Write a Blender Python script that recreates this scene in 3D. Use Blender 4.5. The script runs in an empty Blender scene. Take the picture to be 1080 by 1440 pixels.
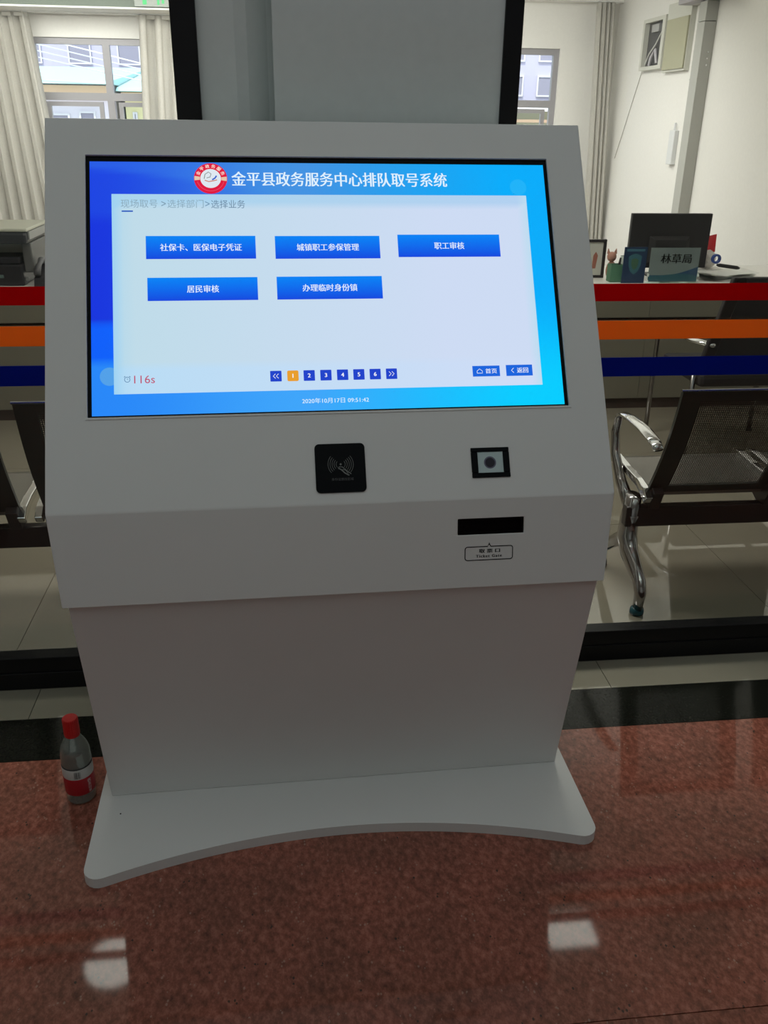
import bpy, bmesh, math, random
from mathutils import Vector, Matrix
random.seed(7)
S = bpy.context.scene
COL = S.collection
PI = math.pi

# ------------------------------------------------------------ camera
cd = bpy.data.cameras.new('camera'); cam = bpy.data.objects.new('camera', cd); COL.objects.link(cam)
cd.sensor_fit = 'VERTICAL'; cd.sensor_height = 36.0; cd.lens = 36 * 1232.4 / 1440
cd.clip_start = 0.05; cd.clip_end = 200
yaw, pit, rol = 0.1130, 0.4182, 0.0142
F = Vector((math.sin(yaw) * math.cos(pit), math.cos(yaw) * math.cos(pit), -math.sin(pit)))
R0 = Vector((math.cos(yaw), -math.sin(yaw), 0)); U0 = R0.cross(F)
Rv = math.cos(rol) * R0 + math.sin(rol) * U0; Uv = -math.sin(rol) * R0 + math.cos(rol) * U0
m = Matrix.Identity(4)
for i in range(3):
    m[i][0] = Rv[i]; m[i][1] = Uv[i]; m[i][2] = -F[i]; m[i][3] = (-0.0935, -1.5688, 1.4594)[i]
cam.matrix_world = m
S.camera = cam

# ------------------------------------------------------------ world, lights, exposure
S.view_settings.view_transform = 'Standard'; S.view_settings.look = 'None'
S.view_settings.gamma = 1; S.view_settings.exposure = 0.0; S.view_settings.use_curve_mapping = False
w = bpy.data.worlds.new('world'); S.world = w; w.use_nodes = True
wb = w.node_tree.nodes['Background']; wb.inputs[0].default_value = (0.80, 0.86, 1.0, 1); wb.inputs[1].default_value = 2.0

def area(name, loc, rot, sx, sy, power, col=(1, 1, 1)):
    l = bpy.data.lights.new(name, 'AREA'); l.shape = 'RECTANGLE'; l.size = sx; l.size_y = sy
    l.energy = power; l.color = col
    o = bpy.data.objects.new(name, l); COL.objects.link(o); o.location = loc; o.rotation_euler = rot
    return o
sun = bpy.data.lights.new('sun', 'SUN'); sun.energy = 3.6; sun.angle = 0.02; sun.color = (1, .96, .9)
so = bpy.data.objects.new('sun', sun); COL.objects.link(so); so.rotation_euler = (math.radians(38), 0, math.radians(-25))
area('foyer_ceiling_lamp', (-0.3, -1.35, 3.33), (0, 0, 0), 5.0, 3.2, 22, (.86, .99, 1.0))
area('foyer_entrance_daylight', (-0.5, -5.7, 1.7), (math.radians(90), 0, 0), 5.0, 2.6, 7, (.95, 1.0, 1.0))
area('hall_ceiling_lamp', (0.9, 6.0, 2.50), (math.radians(20), 0, 0), 2.6, .8, 84, (1, .98, .93))
area('hall_ceiling_lamp', (-2.0, 6.2, 2.45), (math.radians(28), 0, 0), 2.6, .8, 70, (1, .98, .93))
area('hall_ceiling_fill', (0.9, 4.3, 2.28), (math.radians(180), 0, 0), 4.2, 2.4, 24, (1, .98, .92))  # unseen upward fill, added to brighten the ceiling mirrored in the floor tiles
area('hall_front_fill', (0.1, 1.9, 2.56), (0, 0, 0), 1.7, .5, 40, (1, .96, .88))  # added fill for the counter front and near hall floor, no fixture here

# ------------------------------------------------------------ materials
def mat(name, col, rough=.5, metal=0, spec=.5, noise=None, bump=None, emis=None, trans=0, ior=1.45):
    mt = bpy.data.materials.new(name); mt.use_nodes = True
    nt = mt.node_tree; b = nt.nodes['Principled BSDF']
    b.inputs['Base Color'].default_value = (*col, 1); b.inputs['Roughness'].default_value = rough
    b.inputs['Metallic'].default_value = metal; b.inputs['Specular IOR Level'].default_value = spec
    b.inputs['IOR'].default_value = ior; b.inputs['Transmission Weight'].default_value = trans
    if emis:
        b.inputs['Emission Color'].default_value = (*emis[0], 1); b.inputs['Emission Strength'].default_value = emis[1]
    tc = nt.nodes.new('ShaderNodeTexCoord')
    n = nt.nodes.new('ShaderNodeTexNoise'); nt.links.new(tc.outputs['Object'], n.inputs['Vector'])
    n.inputs['Scale'].default_value = noise[0] if noise else 40
    n.inputs['Detail'].default_value = 4
    amt = noise[1] if noise else .04
    mx = nt.nodes.new('ShaderNodeMix'); mx.data_type = 'RGBA'
    nt.links.new(n.outputs['Fac'], mx.inputs['Factor'])
    mx.inputs[6].default_value = (*[max(0, c * (1 - amt)) for c in col], 1)
    mx.inputs[7].default_value = (*[min(1, c * (1 + amt)) for c in col], 1)
    nt.links.new(mx.outputs[2], b.inputs['Base Color'])
    if bump:
        n2 = nt.nodes.new('ShaderNodeTexNoise'); n2.inputs['Scale'].default_value = bump[0]
        nt.links.new(tc.outputs['Object'], n2.inputs['Vector'])
        bp = nt.nodes.new('ShaderNodeBump'); bp.inputs['Strength'].default_value = bump[1]; bp.inputs['Distance'].default_value = .002
        nt.links.new(n2.outputs['Fac'], bp.inputs['Height']); nt.links.new(bp.outputs[0], b.inputs['Normal'])
    return mt

def granite_red():
    mt = bpy.data.materials.new('red_granite'); mt.use_nodes = True; nt = mt.node_tree; b = nt.nodes['Principled BSDF']
    tc = nt.nodes.new('ShaderNodeTexCoord'); L = nt.links.new
    n1 = nt.nodes.new('ShaderNodeTexNoise'); n1.inputs['Scale'].default_value = 72; n1.inputs['Detail'].default_value = 8; n1.inputs['Roughness'].default_value = .7
    mp = nt.nodes.new('ShaderNodeMapping'); mp.inputs['Rotation'].default_value = (0, 0, math.radians(35)); mp.inputs['Scale'].default_value = (1.0, .72, 1)
    L(tc.outputs['Object'], mp.inputs[0]); L(mp.outputs[0], n1.inputs['Vector'])
    r1 = nt.nodes.new('ShaderNodeValToRGB'); e = r1.color_ramp.elements
    e[0].position = .30; e[0].color = (.115, .045, .032, 1); e[1].position = .72; e[1].color = (.50, .200, .145, 1)
    k = e.new(.5); k.color = (.285, .100, .070, 1)
    L(n1.outputs['Fac'], r1.inputs[0])
    n0 = nt.nodes.new('ShaderNodeTexNoise'); n0.inputs['Scale'].default_value = 5; n0.inputs['Detail'].default_value = 3
    L(tc.outputs['Object'], n0.inputs['Vector'])
    r0 = nt.nodes.new('ShaderNodeValToRGB'); r0.color_ramp.elements[0].color = (.82, .86, .84, 1); r0.color_ramp.elements[1].color = (1.15, 1.08, 1.05, 1)
    r0.color_ramp.elements[0].position = .35; r0.color_ramp.elements[1].position = .65
    L(n0.outputs['Fac'], r0.inputs[0])
    mu = nt.nodes.new('ShaderNodeMix'); mu.data_type = 'RGBA'; mu.blend_type = 'MULTIPLY'; mu.inputs[0].default_value = 1
    L(r1.outputs[0], mu.inputs[6]); L(r0.outputs[0], mu.inputs[7])
    v = nt.nodes.new('ShaderNodeTexVoronoi'); v.inputs['Scale'].default_value = 110; L(mp.outputs[0], v.inputs['Vector'])
    n3 = nt.nodes.new('ShaderNodeTexNoise'); n3.inputs['Scale'].default_value = 24; L(tc.outputs['Object'], n3.inputs['Vector'])
    lt = nt.nodes.new('ShaderNodeMath'); lt.operation = 'LESS_THAN'; L(v.outputs['Distance'], lt.inputs[0]); lt.inputs[1].default_value = .24
    gt = nt.nodes.new('ShaderNodeMath'); gt.operation = 'GREATER_THAN'; L(n3.outputs['Fac'], gt.inputs[0]); gt.inputs[1].default_value = .60
    an = nt.nodes.new('ShaderNodeMath'); an.operation = 'MULTIPLY'; L(lt.outputs[0], an.inputs[0]); L(gt.outputs[0], an.inputs[1])
    an2 = nt.nodes.new('ShaderNodeMath'); an2.operation = 'MULTIPLY'; L(an.outputs[0], an2.inputs[0]); an2.inputs[1].default_value = .40
    m2 = nt.nodes.new('ShaderNodeMix'); m2.data_type = 'RGBA'; L(an2.outputs[0], m2.inputs[0]); L(mu.outputs[2], m2.inputs[6]); m2.inputs[7].default_value = (.52, .36, .28, 1)
    lt3 = nt.nodes.new('ShaderNodeMath'); lt3.operation = 'LESS_THAN'; L(n3.outputs['Fac'], lt3.inputs[0]); lt3.inputs[1].default_value = .36
    an3 = nt.nodes.new('ShaderNodeMath'); an3.operation = 'MULTIPLY'; L(lt.outputs[0], an3.inputs[0]); L(lt3.outputs[0], an3.inputs[1])
    an4 = nt.nodes.new('ShaderNodeMath'); an4.operation = 'MULTIPLY'; L(an3.outputs[0], an4.inputs[0]); an4.inputs[1].default_value = .8
    m3 = nt.nodes.new('ShaderNodeMix'); m3.data_type = 'RGBA'; L(an4.outputs[0], m3.inputs[0]); L(m2.outputs[2], m3.inputs[6]); m3.inputs[7].default_value = (.03, .035, .03, 1)
    L(m3.outputs[2], b.inputs['Base Color']); b.inputs['Roughness'].default_value = .05; b.inputs['Specular IOR Level'].default_value = .5
    return mt

def glass_mat(name, tint=(1, 1, 1), gloss=.05):
    mt = bpy.data.materials.new(name); mt.use_nodes = True; nt = mt.node_tree; nt.nodes.clear(); L = nt.links.new
    out = nt.nodes.new('ShaderNodeOutputMaterial'); mx = nt.nodes.new('ShaderNodeMixShader')
    t = nt.nodes.new('ShaderNodeBsdfTransparent'); t.inputs[0].default_value = (*tint, 1)
    g = nt.nodes.new('ShaderNodeBsdfGlossy'); g.inputs['Roughness'].default_value = .02; g.inputs[0].default_value = (.9, 1, .95, 1)
    fr = nt.nodes.new('ShaderNodeLayerWeight'); fr.inputs['Blend'].default_value = .5   # Schlick curve, the same from both sides
    pw = nt.nodes.new('ShaderNodeMath'); pw.operation = 'POWER'; L(fr.outputs['Facing'], pw.inputs[0]); pw.inputs[1].default_value = 5
    ml = nt.nodes.new('ShaderNodeMath'); ml.operation = 'MULTIPLY_ADD'; L(pw.outputs[0], ml.inputs[0]); ml.inputs[1].default_value = 1 - gloss; ml.inputs[2].default_value = gloss
    L(ml.outputs[0], mx.inputs[0]); L(t.outputs[0], mx.inputs[1]); L(g.outputs[0], mx.inputs[2]); L(mx.outputs[0], out.inputs[0])
    return mt

def perforated(name, col, a, b_, pitch=.0062):
    """sheet steel punched with rows of small round holes; a,b_ = object axes of the sheet"""
    mt = mat(name, col, .45, .3); nt = mt.node_tree; L = nt.links.new; b = nt.nodes['Principled BSDF']
    tc = nt.nodes.new('ShaderNodeTexCoord'); sp = nt.nodes.new('ShaderNodeSeparateXYZ'); L(tc.outputs['Object'], sp.inputs[0])
    def M(op, x, y=None):
        n = nt.nodes.new('ShaderNodeMath'); n.operation = op
        for i, q in enumerate((x, y)):
            if q is None: continue
            if isinstance(q, (int, float)): n.inputs[i].default_value = q
            else: L(q, n.inputs[i])
        return n.outputs[0]
    k = 2 * PI / pitch
    s = M('ADD', M('SINE', M('MULTIPLY', sp.outputs[a], k)), M('SINE', M('MULTIPLY', sp.outputs[b_], k)))
    L(M('LESS_THAN', s, .45), b.inputs['Alpha'])
    return mt

def cloth_mat():
    mt = bpy.data.materials.new('curtain_cloth'); mt.use_nodes = True; nt = mt.node_tree; nt.nodes.clear(); L = nt.links.new
    out = nt.nodes.new('ShaderNodeOutputMaterial'); mx = nt.nodes.new('ShaderNodeMixShader'); mx.inputs[0].default_value = .45
    tc = nt.nodes.new('ShaderNodeTexCoord'); n = nt.nodes.new('ShaderNodeTexNoise'); n.inputs['Scale'].default_value = 90; L(tc.outputs['Object'], n.inputs['Vector'])
    r = nt.nodes.new('ShaderNodeValToRGB'); r.color_ramp.elements[0].color = (.70, .68, .63, 1); r.color_ramp.elements[1].color = (.84, .82, .77, 1); L(n.outputs['Fac'], r.inputs[0])
    d = nt.nodes.new('ShaderNodeBsdfDiffuse'); t = nt.nodes.new('ShaderNodeBsdfTranslucent')
    L(r.outputs[0], d.inputs[0]); L(r.outputs[0], t.inputs[0])
    L(mx.outputs[0], out.inputs[0]); L(d.outputs[0], mx.inputs[1]); L(t.outputs[0], mx.inputs[2])
    return mt

def lcd_mat():
    mt = bpy.data.materials.new('lcd_picture'); mt.use_nodes = True; nt = mt.node_tree; b = nt.nodes['Principled BSDF']; L = nt.links.new
    at = nt.nodes.new('ShaderNodeAttribute'); at.attribute_name = 'pic'
    b.inputs['Base Color'].default_value = (.004, .004, .004, 1); b.inputs['Roughness'].default_value = .35; b.inputs['Specular IOR Level'].default_value = .1
    L(at.outputs['Color'], b.inputs['Emission Color']); b.inputs['Emission Strength'].default_value = 1.0
    return mt

M_kiosk = mat('white_powder_coat', (.785, .785, .765), .42, noise=(6, .02), bump=(900, .03))
M_black = mat('black_aluminium', (.008, .008, .009), .35, noise=(12, .2), spec=.3)
M_blackgloss = mat('black_acrylic', (.003, .004, .005), .2, spec=.08)
M_blackmatte = mat('black_plastic', (.019, .017, .018), .55)
M_wallfoyer = mat('foyer_plaster', (.62, .65, .63), .7, bump=(200, .05))
M_wall = mat('hall_plaster', (.85, .835, .80), .75, bump=(120, .05))
M_ceil = mat('ceiling_paint', (.86, .86, .83), .8)
M_tile = mat('polished_beige_tile', (.22, .20, .155), .025, noise=(3, .08), spec=.5, ior=1.95)
M_tileF = mat('polished_olive_tile', (.32, .30, .235), .04, noise=(3, .08), ior=1.7)
M_dark = mat('black_granite', (.012, .013, .010), .10, noise=(150, .6), spec=.22)
M_red = granite_red()
M_grout = mat('grout', (.06, .055, .045), .9)
M_glass = glass_mat('partition_glass', (.97, .985, .975), .025)
M_wglass = glass_mat('window_glass', (.97, .99, .99), .025)
M_cloth = cloth_mat()
M_alu = mat('grey_window_aluminium', (.36, .35, .37), .4, .1)
M_chrome = mat('chrome', (.75, .75, .75), .08, 1)
M_cast = mat('polished_cast_aluminium', (.32, .31, .31), .16, 1)
M_steel = mat('black_painted_steel', (.012, .010, .010), .4)
M_perf = perforated('perforated_black_steel', (.014, .017, .013), 0, 2)
M_backfr = mat('dark_green_black_frame', (.016, .020, .016), .45)
M_seat = mat('grey_seat_steel', (.17, .16, .14), .28, .4)
M_counter = mat('olive_laminate', (.175, .165, .125), .4, noise=(8, .06))
M_counterd = mat('brown_plinth', (.045, .032, .026), .4)
M_ctop = mat('counter_top_white', (.78, .76, .72), .35)
M_lcd = lcd_mat()
def flat(name, col, rough=.5, **k): return mat(name, col, rough, noise=(60, .03), **k)
def srgb(r, g, b):
    f = lambda c: ((c / 255 + .055) / 1.055) ** 2.4 if c > 10 else c / 255 / 12.92
    return (f(r), f(g), f(b))

# ------------------------------------------------------------ mesh helpers
class MB:
    def __init__(s): s.v = []; s.f = []
    def add(s, vs, fs):
        n = len(s.v); s.v += [tuple(v) for v in vs]; s.f += [tuple(i + n for i in f) for f in fs]; return s
    def box(s, x0, x1, y0, y1, z0, z1):
        return s.add([(x0, y0, z0), (x1, y0, z0), (x1, y1, z0), (x0, y1, z0), (x0, y0, z1), (x1, y0, z1), (x1, y1, z1), (x0, y1, z1)],
                     [(0, 3, 2, 1), (4, 5, 6, 7), (0, 1, 5, 4), (1, 2, 6, 5), (2, 3, 7, 6), (3, 0, 4, 7)])
    def prism(s, bottom, top):
        n = len(bottom)
        return s.add(list(bottom) + list(top), [tuple(range(n - 1, -1, -1)), tuple(range(n, 2 * n))] + [(i, (i + 1) % n, n + (i + 1) % n, n + i) for i in range(n)])
    def extr(s, pts2, ax, a, b):
        """polygon pts2 extruded along axis ax from a to b"""
        def P(p, t):
            q = list(p); q.insert(ax, t); return tuple(q)
        return s.prism([P(p, a) for p in pts2], [P(p, b) for p in pts2])
    def tube(s, pts, r, n=10, cap=True, sx=1, sy=1):
        pts = [Vector(p) for p in pts]; rs = r if isinstance(r, (list, tuple)) else [r] * len(pts)
        rings = []; up = None
        for i, p in enumerate(pts):
            d = (pts[min(i + 1, len(pts) - 1)] - pts[max(i - 1, 0)]).normalized()
            if up is None:
                up = Vector((1, 0, 0)) if abs(d.x) < .9 else Vector((0, 0, 1))
            a = (up - d * up.dot(d)).normalized(); up = a; b = d.cross(a)
            rings.append([p + (a * math.cos(2 * PI * k / n) * sx + b * math.sin(2 * PI * k / n) * sy) * rs[i] for k in range(n)])
        vs = [v for rg in rings for v in rg]; fs = []
        for i in range(len(pts) - 1):
            for k in range(n):
                fs.append((i * n + k, i * n + (k + 1) % n, (i + 1) * n + (k + 1) % n, (i + 1) * n + k))
        if cap: fs.append(tuple(range(n - 1, -1, -1))); fs.append(tuple((len(pts) - 1) * n + k for k in range(n)))
        return s.add(vs, fs)
    def lathe(s, prof, c=(0, 0, 0), n=28):
        vs = []; fs = []
        for r, z in prof:
            for k in range(n):
                a = 2 * PI * k / n; vs.append((c[0] + r * math.cos(a), c[1] + r * math.sin(a), c[2] + z))
        for i in range(len(prof) - 1):
            for k in range(n): fs.append((i * n + k, i * n + (k + 1) % n, (i + 1) * n + (k + 1) % n, (i + 1) * n + k))
        if prof[0][0] > 1e-6: fs.append(tuple(range(n - 1, -1, -1)))
        if prof[-1][0] > 1e-6: fs.append(tuple((len(prof) - 1) * n + k for k in range(n)))
        return s.add(vs, fs)

def obj(name, mb, material, parent=None, smooth=False, bevel=0, fn=None, colors=None):
    me = bpy.data.meshes.new(name)
    vs = [fn(v) for v in mb.v] if fn else mb.v
    me.from_pydata([tuple(v) for v in vs], [], mb.f); me.update()
    bm = bmesh.new(); bm.from_mesh(me)
    if not colors: bmesh.ops.recalc_face_normals(bm, faces=bm.faces)
    bm.to_mesh(me); bm.free()
    me.materials.append(material)
    if smooth:
        for p in me.polygons: p.use_smooth = True
    o = bpy.data.objects.new(name, me); COL.objects.link(o)
    if colors:
        at = me.color_attributes.new('pic', 'FLOAT_COLOR', 'POINT')
        for i, c in enumerate(colors): at.data[i].color = (*c, 1)
    if bevel:
        b = o.modifiers.new('bevel', 'BEVEL'); b.width = bevel; b.segments = 2; b.limit_method = 'ANGLE'; b.angle_limit = math.radians(35)
    if parent: o.parent = parent
    return o

def tag(o, label, cat, group=None, kind=None):
    o['label'] = label
    if cat: o['category'] = cat
    if group: o['group'] = group
    if kind: o['kind'] = kind
    return o
def thing(name, label, cat, loc=(0, 0, 0), rz=0, group=None):
    o = bpy.data.objects.new(name, None); COL.objects.link(o); o.location = loc; o.rotation_euler = (0, 0, rz)
    o.empty_display_size = .05
    return tag(o, label, cat, group)
def struct(name, mb, material, parent=None, **k):
    o = obj(name, mb, material, parent, **k)
    if not parent: o['kind'] = 'structure'
    return o
def B(*a): return MB().box(*a)

def text_shape(txt, w=None, h=None, bold=0.0, spacing=1.0):
    """letter outlines as flat polygons centred on 0, scaled to width w (and height h)"""
    cu = bpy.data.curves.new('lettering', 'FONT'); cu.body = txt; cu.size = 1; cu.resolution_u = 3; cu.space_character = spacing
    o = bpy.data.objects.new('lettering', cu); COL.objects.link(o)
    dg = bpy.context.evaluated_depsgraph_get(); ev = o.evaluated_get(dg); me = ev.to_mesh()
    vs = [v.co.copy() for v in me.vertices]; fs = [tuple(p.vertices) for p in me.polygons]
    ev.to_mesh_clear(); bpy.data.objects.remove(o); bpy.data.curves.remove(cu)
    if not vs: return [], []
    x0 = min(v.x for v in vs); x1 = max(v.x for v in vs); y0 = min(v.y for v in vs); y1 = max(v.y for v in vs)
    if w is None: sy = h / (y1 - y0); sx = sy
    else:
        sx = w / (x1 - x0); sy = sx if h is None else h / (y1 - y0)
    base = [((v.x - (x0 + x1) / 2) * sx, (v.y - (y0 + y1) / 2) * sy) for v in vs]
    if not bold: return base, fs
    d = bold * sy * 1.6; n = len(base); out = []; fo = []
    for q, dx in enumerate((-d, 0, d)):
        out += [(x + dx, y) for x, y in base]; fo += [tuple(i + q * n for i in f) for f in fs]
    return out, fo

# ------------------------------------------------------------ floors
floor = struct('floor', B(-5, 5, -6.2, 8.3, -.08, -.012), M_grout)
floor['label'] = 'polished floor of red granite, black granite border and beige tiles'
def tiles(name, xs, ys, material, gap=.0015):
    cache = {}
    for i in range(len(xs) - 1):
        for j in range(len(ys) - 1):
            w_, d_ = round(xs[i + 1] - xs[i], 4), round(ys[j + 1] - ys[j], 4)
            if (w_, d_) not in cache:
                o = obj(name, B(-w_ / 2 + gap, w_ / 2 - gap, -d_ / 2 + gap, d_ / 2 - gap, -.012, 0), material, floor)
                cache[(w_, d_)] = o
            else:
                o = cache[(w_, d_)].copy(); COL.objects.link(o)
            o.location = ((xs[i] + xs[i + 1]) / 2, (ys[j] + ys[j + 1]) / 2, 0)
tiles('granite_slab', [-5, 5], [-6, -.559, .2504], M_red, .001)
tiles('border_slab', [-5.067, -3.867, -2.667, -1.467, -.267, .933, 2.133, 3.333, 5], [.2504, .421], M_dark, .001)
tiles('threshold_tile', [-4.81 + .8 * k for k in range(13)], [.421, .5583], M_tileF, .001)
tiles('floor_tile', [-4.93 + .8 * k for k in range(13)], [.5583, .70] + [1.5 + .8 * k for k in range(8)] + [8.0], M_tile, .001)

# ------------------------------------------------------------ room shell
struct('wall_front', MB().box(-4.6, 4.6, -6.15, -6.0, 0, 3.4), M_wallfoyer)
struct('wall_foyer_left', B(-4.6, -4.5, -6, .55, 0, 3.4), M_wallfoyer)
struct('wall_foyer_right', B(4.5, 4.6, -6, .55, 0, 3.4), M_wallfoyer)
struct('ceiling_foyer', B(-4.6, 4.6, -6.15, .62, 3.4, 3.5), M_ceil)
struct('ceiling', B(-4.6, 4.6, .62, 8.3, 2.60, 2.70), M_ceil)
struct('wall_header', B(-4.6, 4.6, .55, .62, 2.62, 3.4), M_wallfoyer)
struct('wall_left', B(-4.35, -4.2, .62, 8.2, 0, 2.6), M_wall)
struct('wall_right', B(3.25, 3.4, .62, 8.2, 0, 2.6), M_wall)
# back wall with two window openings
WL = (-2.42, -1.02, .9, 2.15); WR = (1.30, 2.69, .9, 2.15)
bw = MB()
bw.box(-4.2, WL[0], 8, 8.2, 0, 2.6).box(WL[1], WR[0], 8, 8.2, 0, 2.6).box(WR[1], 3.25, 8, 8.2, 0, 2.6)
for W_ in (WL, WR): bw.box(W_[0], W_[1], 8, 8.2, 0, W_[2]).box(W_[0], W_[1], 8, 8.2, W_[3], 2.6)
struct('wall_back', bw, M_wall)
for n_, W_ in ((1, WL), (2, WR)):
    x0, x1, z0, z1 = W_; f = .055; xm = (x0 + x1) / 2; zt = 1.65
    fr = MB().box(x0, x1, 8.03, 8.09, z1 - f, z1).box(x0, x1, 8.03, 8.09, z0, z0 + f).box(x0, x0 + f, 8.03, 8.09, z0 + f, z1 - f).box(x1 - f, x1, 8.03, 8.09, z0 + f, z1 - f)
    wn = struct('window_%d' % n_, fr, M_alu)
    obj('mullion', B(xm - .033, xm + .033, 8.025, 8.095, z0 + f, z1 - f), M_alu, wn)
    for a, b in ((x0 + f, xm - .033), (xm + .033, x1 - f)):
        obj('transom', B(a, b, 8.025, 8.095, zt - .034, zt + .034), M_alu, wn)
        obj('pane', B(a, b, 8.055, 8.061, zt + .034, z1 - f), M_wglass, wn)
        # opening sash below the transom, set in from the outer side by a pale strip
        s0, s1 = a + .035, b - .045
        sh = MB().box(s0, s1, 8.04, 8.08, zt - .085, zt - .045).box(s0, s1, 8.04, 8.08, z0 + f, z0 + f + .04).box(s0, s0 + .04, 8.04, 8.08, z0 + f + .04, zt - .085).box(s1 - .04, s1, 8.04, 8.08, z0 + f + .04, zt - .085)
        q = obj('sash', sh, M_alu, wn)
        obj('pane', B(s0 + .04, s1 - .04, 8.055, 8.061, z0 + f + .04, zt - .085), M_wglass, wn)
# soffit over the left part of the back wall
struct('trim_1', B(-4.2, .2, 7.45, 8.0, 2.352, 2.6), mat('soffit_grey_green', (.17, .20, .17), .7))
struct('trim_3', B(-4.2, .2, 7.42, 7.99, 2.338, 2.3515), M_wall)
struct('trim_2', B(.2, 3.25, 7.88, 8.0, 2.545, 2.6), M_wall)

# pier between the two glazed bays, with a shallow vertical rebate
pier = [(-.2635, .562), (-.185, .562), (-.160, .575), (-.118, .625), (-.1065, .632), (-.105, .556), (.3949, .556), (.3949, .72), (-.2635, .72)]
struct('wall_pier', MB().extr(pier, 2, 0, 2.62), mat('pier_plaster', (.74, .78, .76), .7, bump=(150, .05)))

# glazed bays: black frame, pane, three coloured warning bands
def bay(name, x0, x1, post, label):
    t = thing(name, label, 'glass partition', ((x0 + x1) / 2, .58, 0))
    cx = (x0 + x1) / 2
    def bb(a, b, c, d, e, f): return B(a - cx, b - cx, c - .58, d - .58, e, f)
    sr = obj('sill_rail', bb(x0, x1, .5585, .62, 0, .052), M_black, t, bevel=.002)
    obj('glazing_bead', bb(x0, x1, .563, .61, .052, .0985), M_black, t, bevel=.002)
    obj('head_rail', bb(x0, x1, .55, .61, 2.55, 2.62), M_black, t)
    obj('post', bb(post[0], post[1], .549, .618, .0985, 2.55), M_black, t, bevel=.002)
    g0, g1 = (x0, post[0]) if post[0] > cx else (post[1], x1)
    gp = obj('glass_pane', bb(g0, g1, .577, .585, .0985, 2.55), M_glass, t)
    for nm, z0, z1, mt in (('red_band', 1.058, 1.101, M_bandr), ('orange_band', .9615, 1.009, M_bando), ('blue_band', .8645, .9145, M_bandb)):
        obj(nm, bb(g0, g1, .5755, .5765, z0, z1), mt, gp)
def film(name, col):
    mt = bpy.data.materials.new(name); mt.use_nodes = True; nt = mt.node_tree; nt.nodes.clear(); L = nt.links.new
    out = nt.nodes.new('ShaderNodeOutputMaterial'); mx = nt.nodes.new('ShaderNodeMixShader'); mx.inputs[0].default_value = .5
    d = nt.nodes.new('ShaderNodeBsdfDiffuse'); t = nt.nodes.new('ShaderNodeBsdfTranslucent')
    for q in (d, t): q.inputs[0].default_value = (*col, 1)
    L(d.outputs[0], mx.inputs[1]); L(t.outputs[0], mx.inputs[2]); L(mx.outputs[0], out.inputs[0]); return mt
M_bandr = film('red_film', (.62, .006, .010)); M_bando = film('orange_film', (.95, .31, .045)); M_bandb = film('blue_film', (.010, .030, .36))
bay('glass_partition', -4.5, -.2635, (-.3163, -.2635), 'black framed glass partition with red, orange and blue bands, left of kiosk')
bay('glass_partition', .3949, 4.5, (.3949, .4358), 'black framed glass partition with red, orange and blue bands, right of kiosk')

# ------------------------------------------------------------ KIOSK
K = thing('ticket_kiosk', 'large white self-service queue ticket kiosk with lit blue touchscreen', 'kiosk', (0, 0, 0), .0212)
Z1 = .7775; TY, TZ = .438, 1.4592
Lp = math.hypot(TY, TZ - Z1)
O1 = Vector((0, 0, Z1)); EX = Vector((1, 0, 0)); B1 = Vector((0, TY / Lp, (TZ - Z1) / Lp)); N1 = EX.cross(B1)
Y2, Z2 = -.0332, .5957
L2 = math.hypot(Y2, Z1 - Z2)
B2 = -Vector((0, Y2 / L2, (Z2 - Z1) / L2)); N2 = EX.cross(B2)
def P1(p): return O1 + EX * p[0] + B1 * p[1] + N1 * (p[2] if len(p) > 2 else 0)
def P2(p): return O1 + EX * p[0] + B2 * p[1] + N2 * (p[2] if len(p) > 2 else 0)
HW = 1.1132 / 2; HW2 = 1.0868 / 2; YB = .50
def holed(mb, P, outer, holes_rows, depth=.012, through=True):
    """front face given by outer corners (uv, ccw from lower left) with one rectangular pocket"""
    u0, u1, v0, v1 = holes_rows
    inner = [(u0, v0), (u1, v0), (u1, v1), (u0, v1)]
    vs = [P((*p, 0)) for p in outer] + [P((*p, 0)) for p in inner] + [P((*p, -depth)) for p in inner]
    fs = [(i, (i + 1) % 4, 4 + (i + 1) % 4, 4 + i) for i in range(4)] + [(4 + i, 4 + (i + 1) % 4, 8 + (i + 1) % 4, 8 + i) for i in range(4)] + [(8, 9, 10, 11)]
    mb.add(vs, fs)
SC = (-.478, .478, .186, .7305)
mb = MB()
holed(mb, P1, [(-HW, 0), (HW, 0), (HW, Lp), (-HW, Lp)], SC, .014)
SL = (.2330, .3684, -.0740, -.0405)
holed(mb, P2, [(-HW2, -L2), (HW2, -L2), (HW, 0), (-HW, 0)], SL, .02)
A0 = (-HW, TY, TZ); A1 = (HW, TY, TZ); C0 = (-HW, YB, TZ); C1 = (HW, YB, TZ)
D0 = (-HW, 0, Z1); D1 = (HW, 0, Z1); E0 = (-HW2, Y2, Z2); E1 = (HW2, Y2, Z2); G0 = (-HW2, YB, Z2); G1 = (HW2, YB, Z2); H0 = (-HW, YB, Z1); H1 = (HW, YB, Z1)
mb.add([A0, A1, C1, C0], [(0, 1, 2, 3)])
mb.add([A0, C0, H0, D0], [(0, 1, 2, 3)]); mb.add([A1, C1, H1, D1], [(3, 2, 1, 0)])
mb.add([D0, H0, G0, E0], [(0, 1, 2, 3)]); mb.add([D1, H1, G1, E1], [(3, 2, 1, 0)])
mb.add([C0, C1, H1, H0], [(0, 1, 2, 3)]); mb.add([H0, H1, G1, G0], [(0, 1, 2, 3)])
mb.add([E0, E1, G1, G0], [(0, 1, 2, 3)])
housing = obj('housing', mb, M_kiosk, K)
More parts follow.
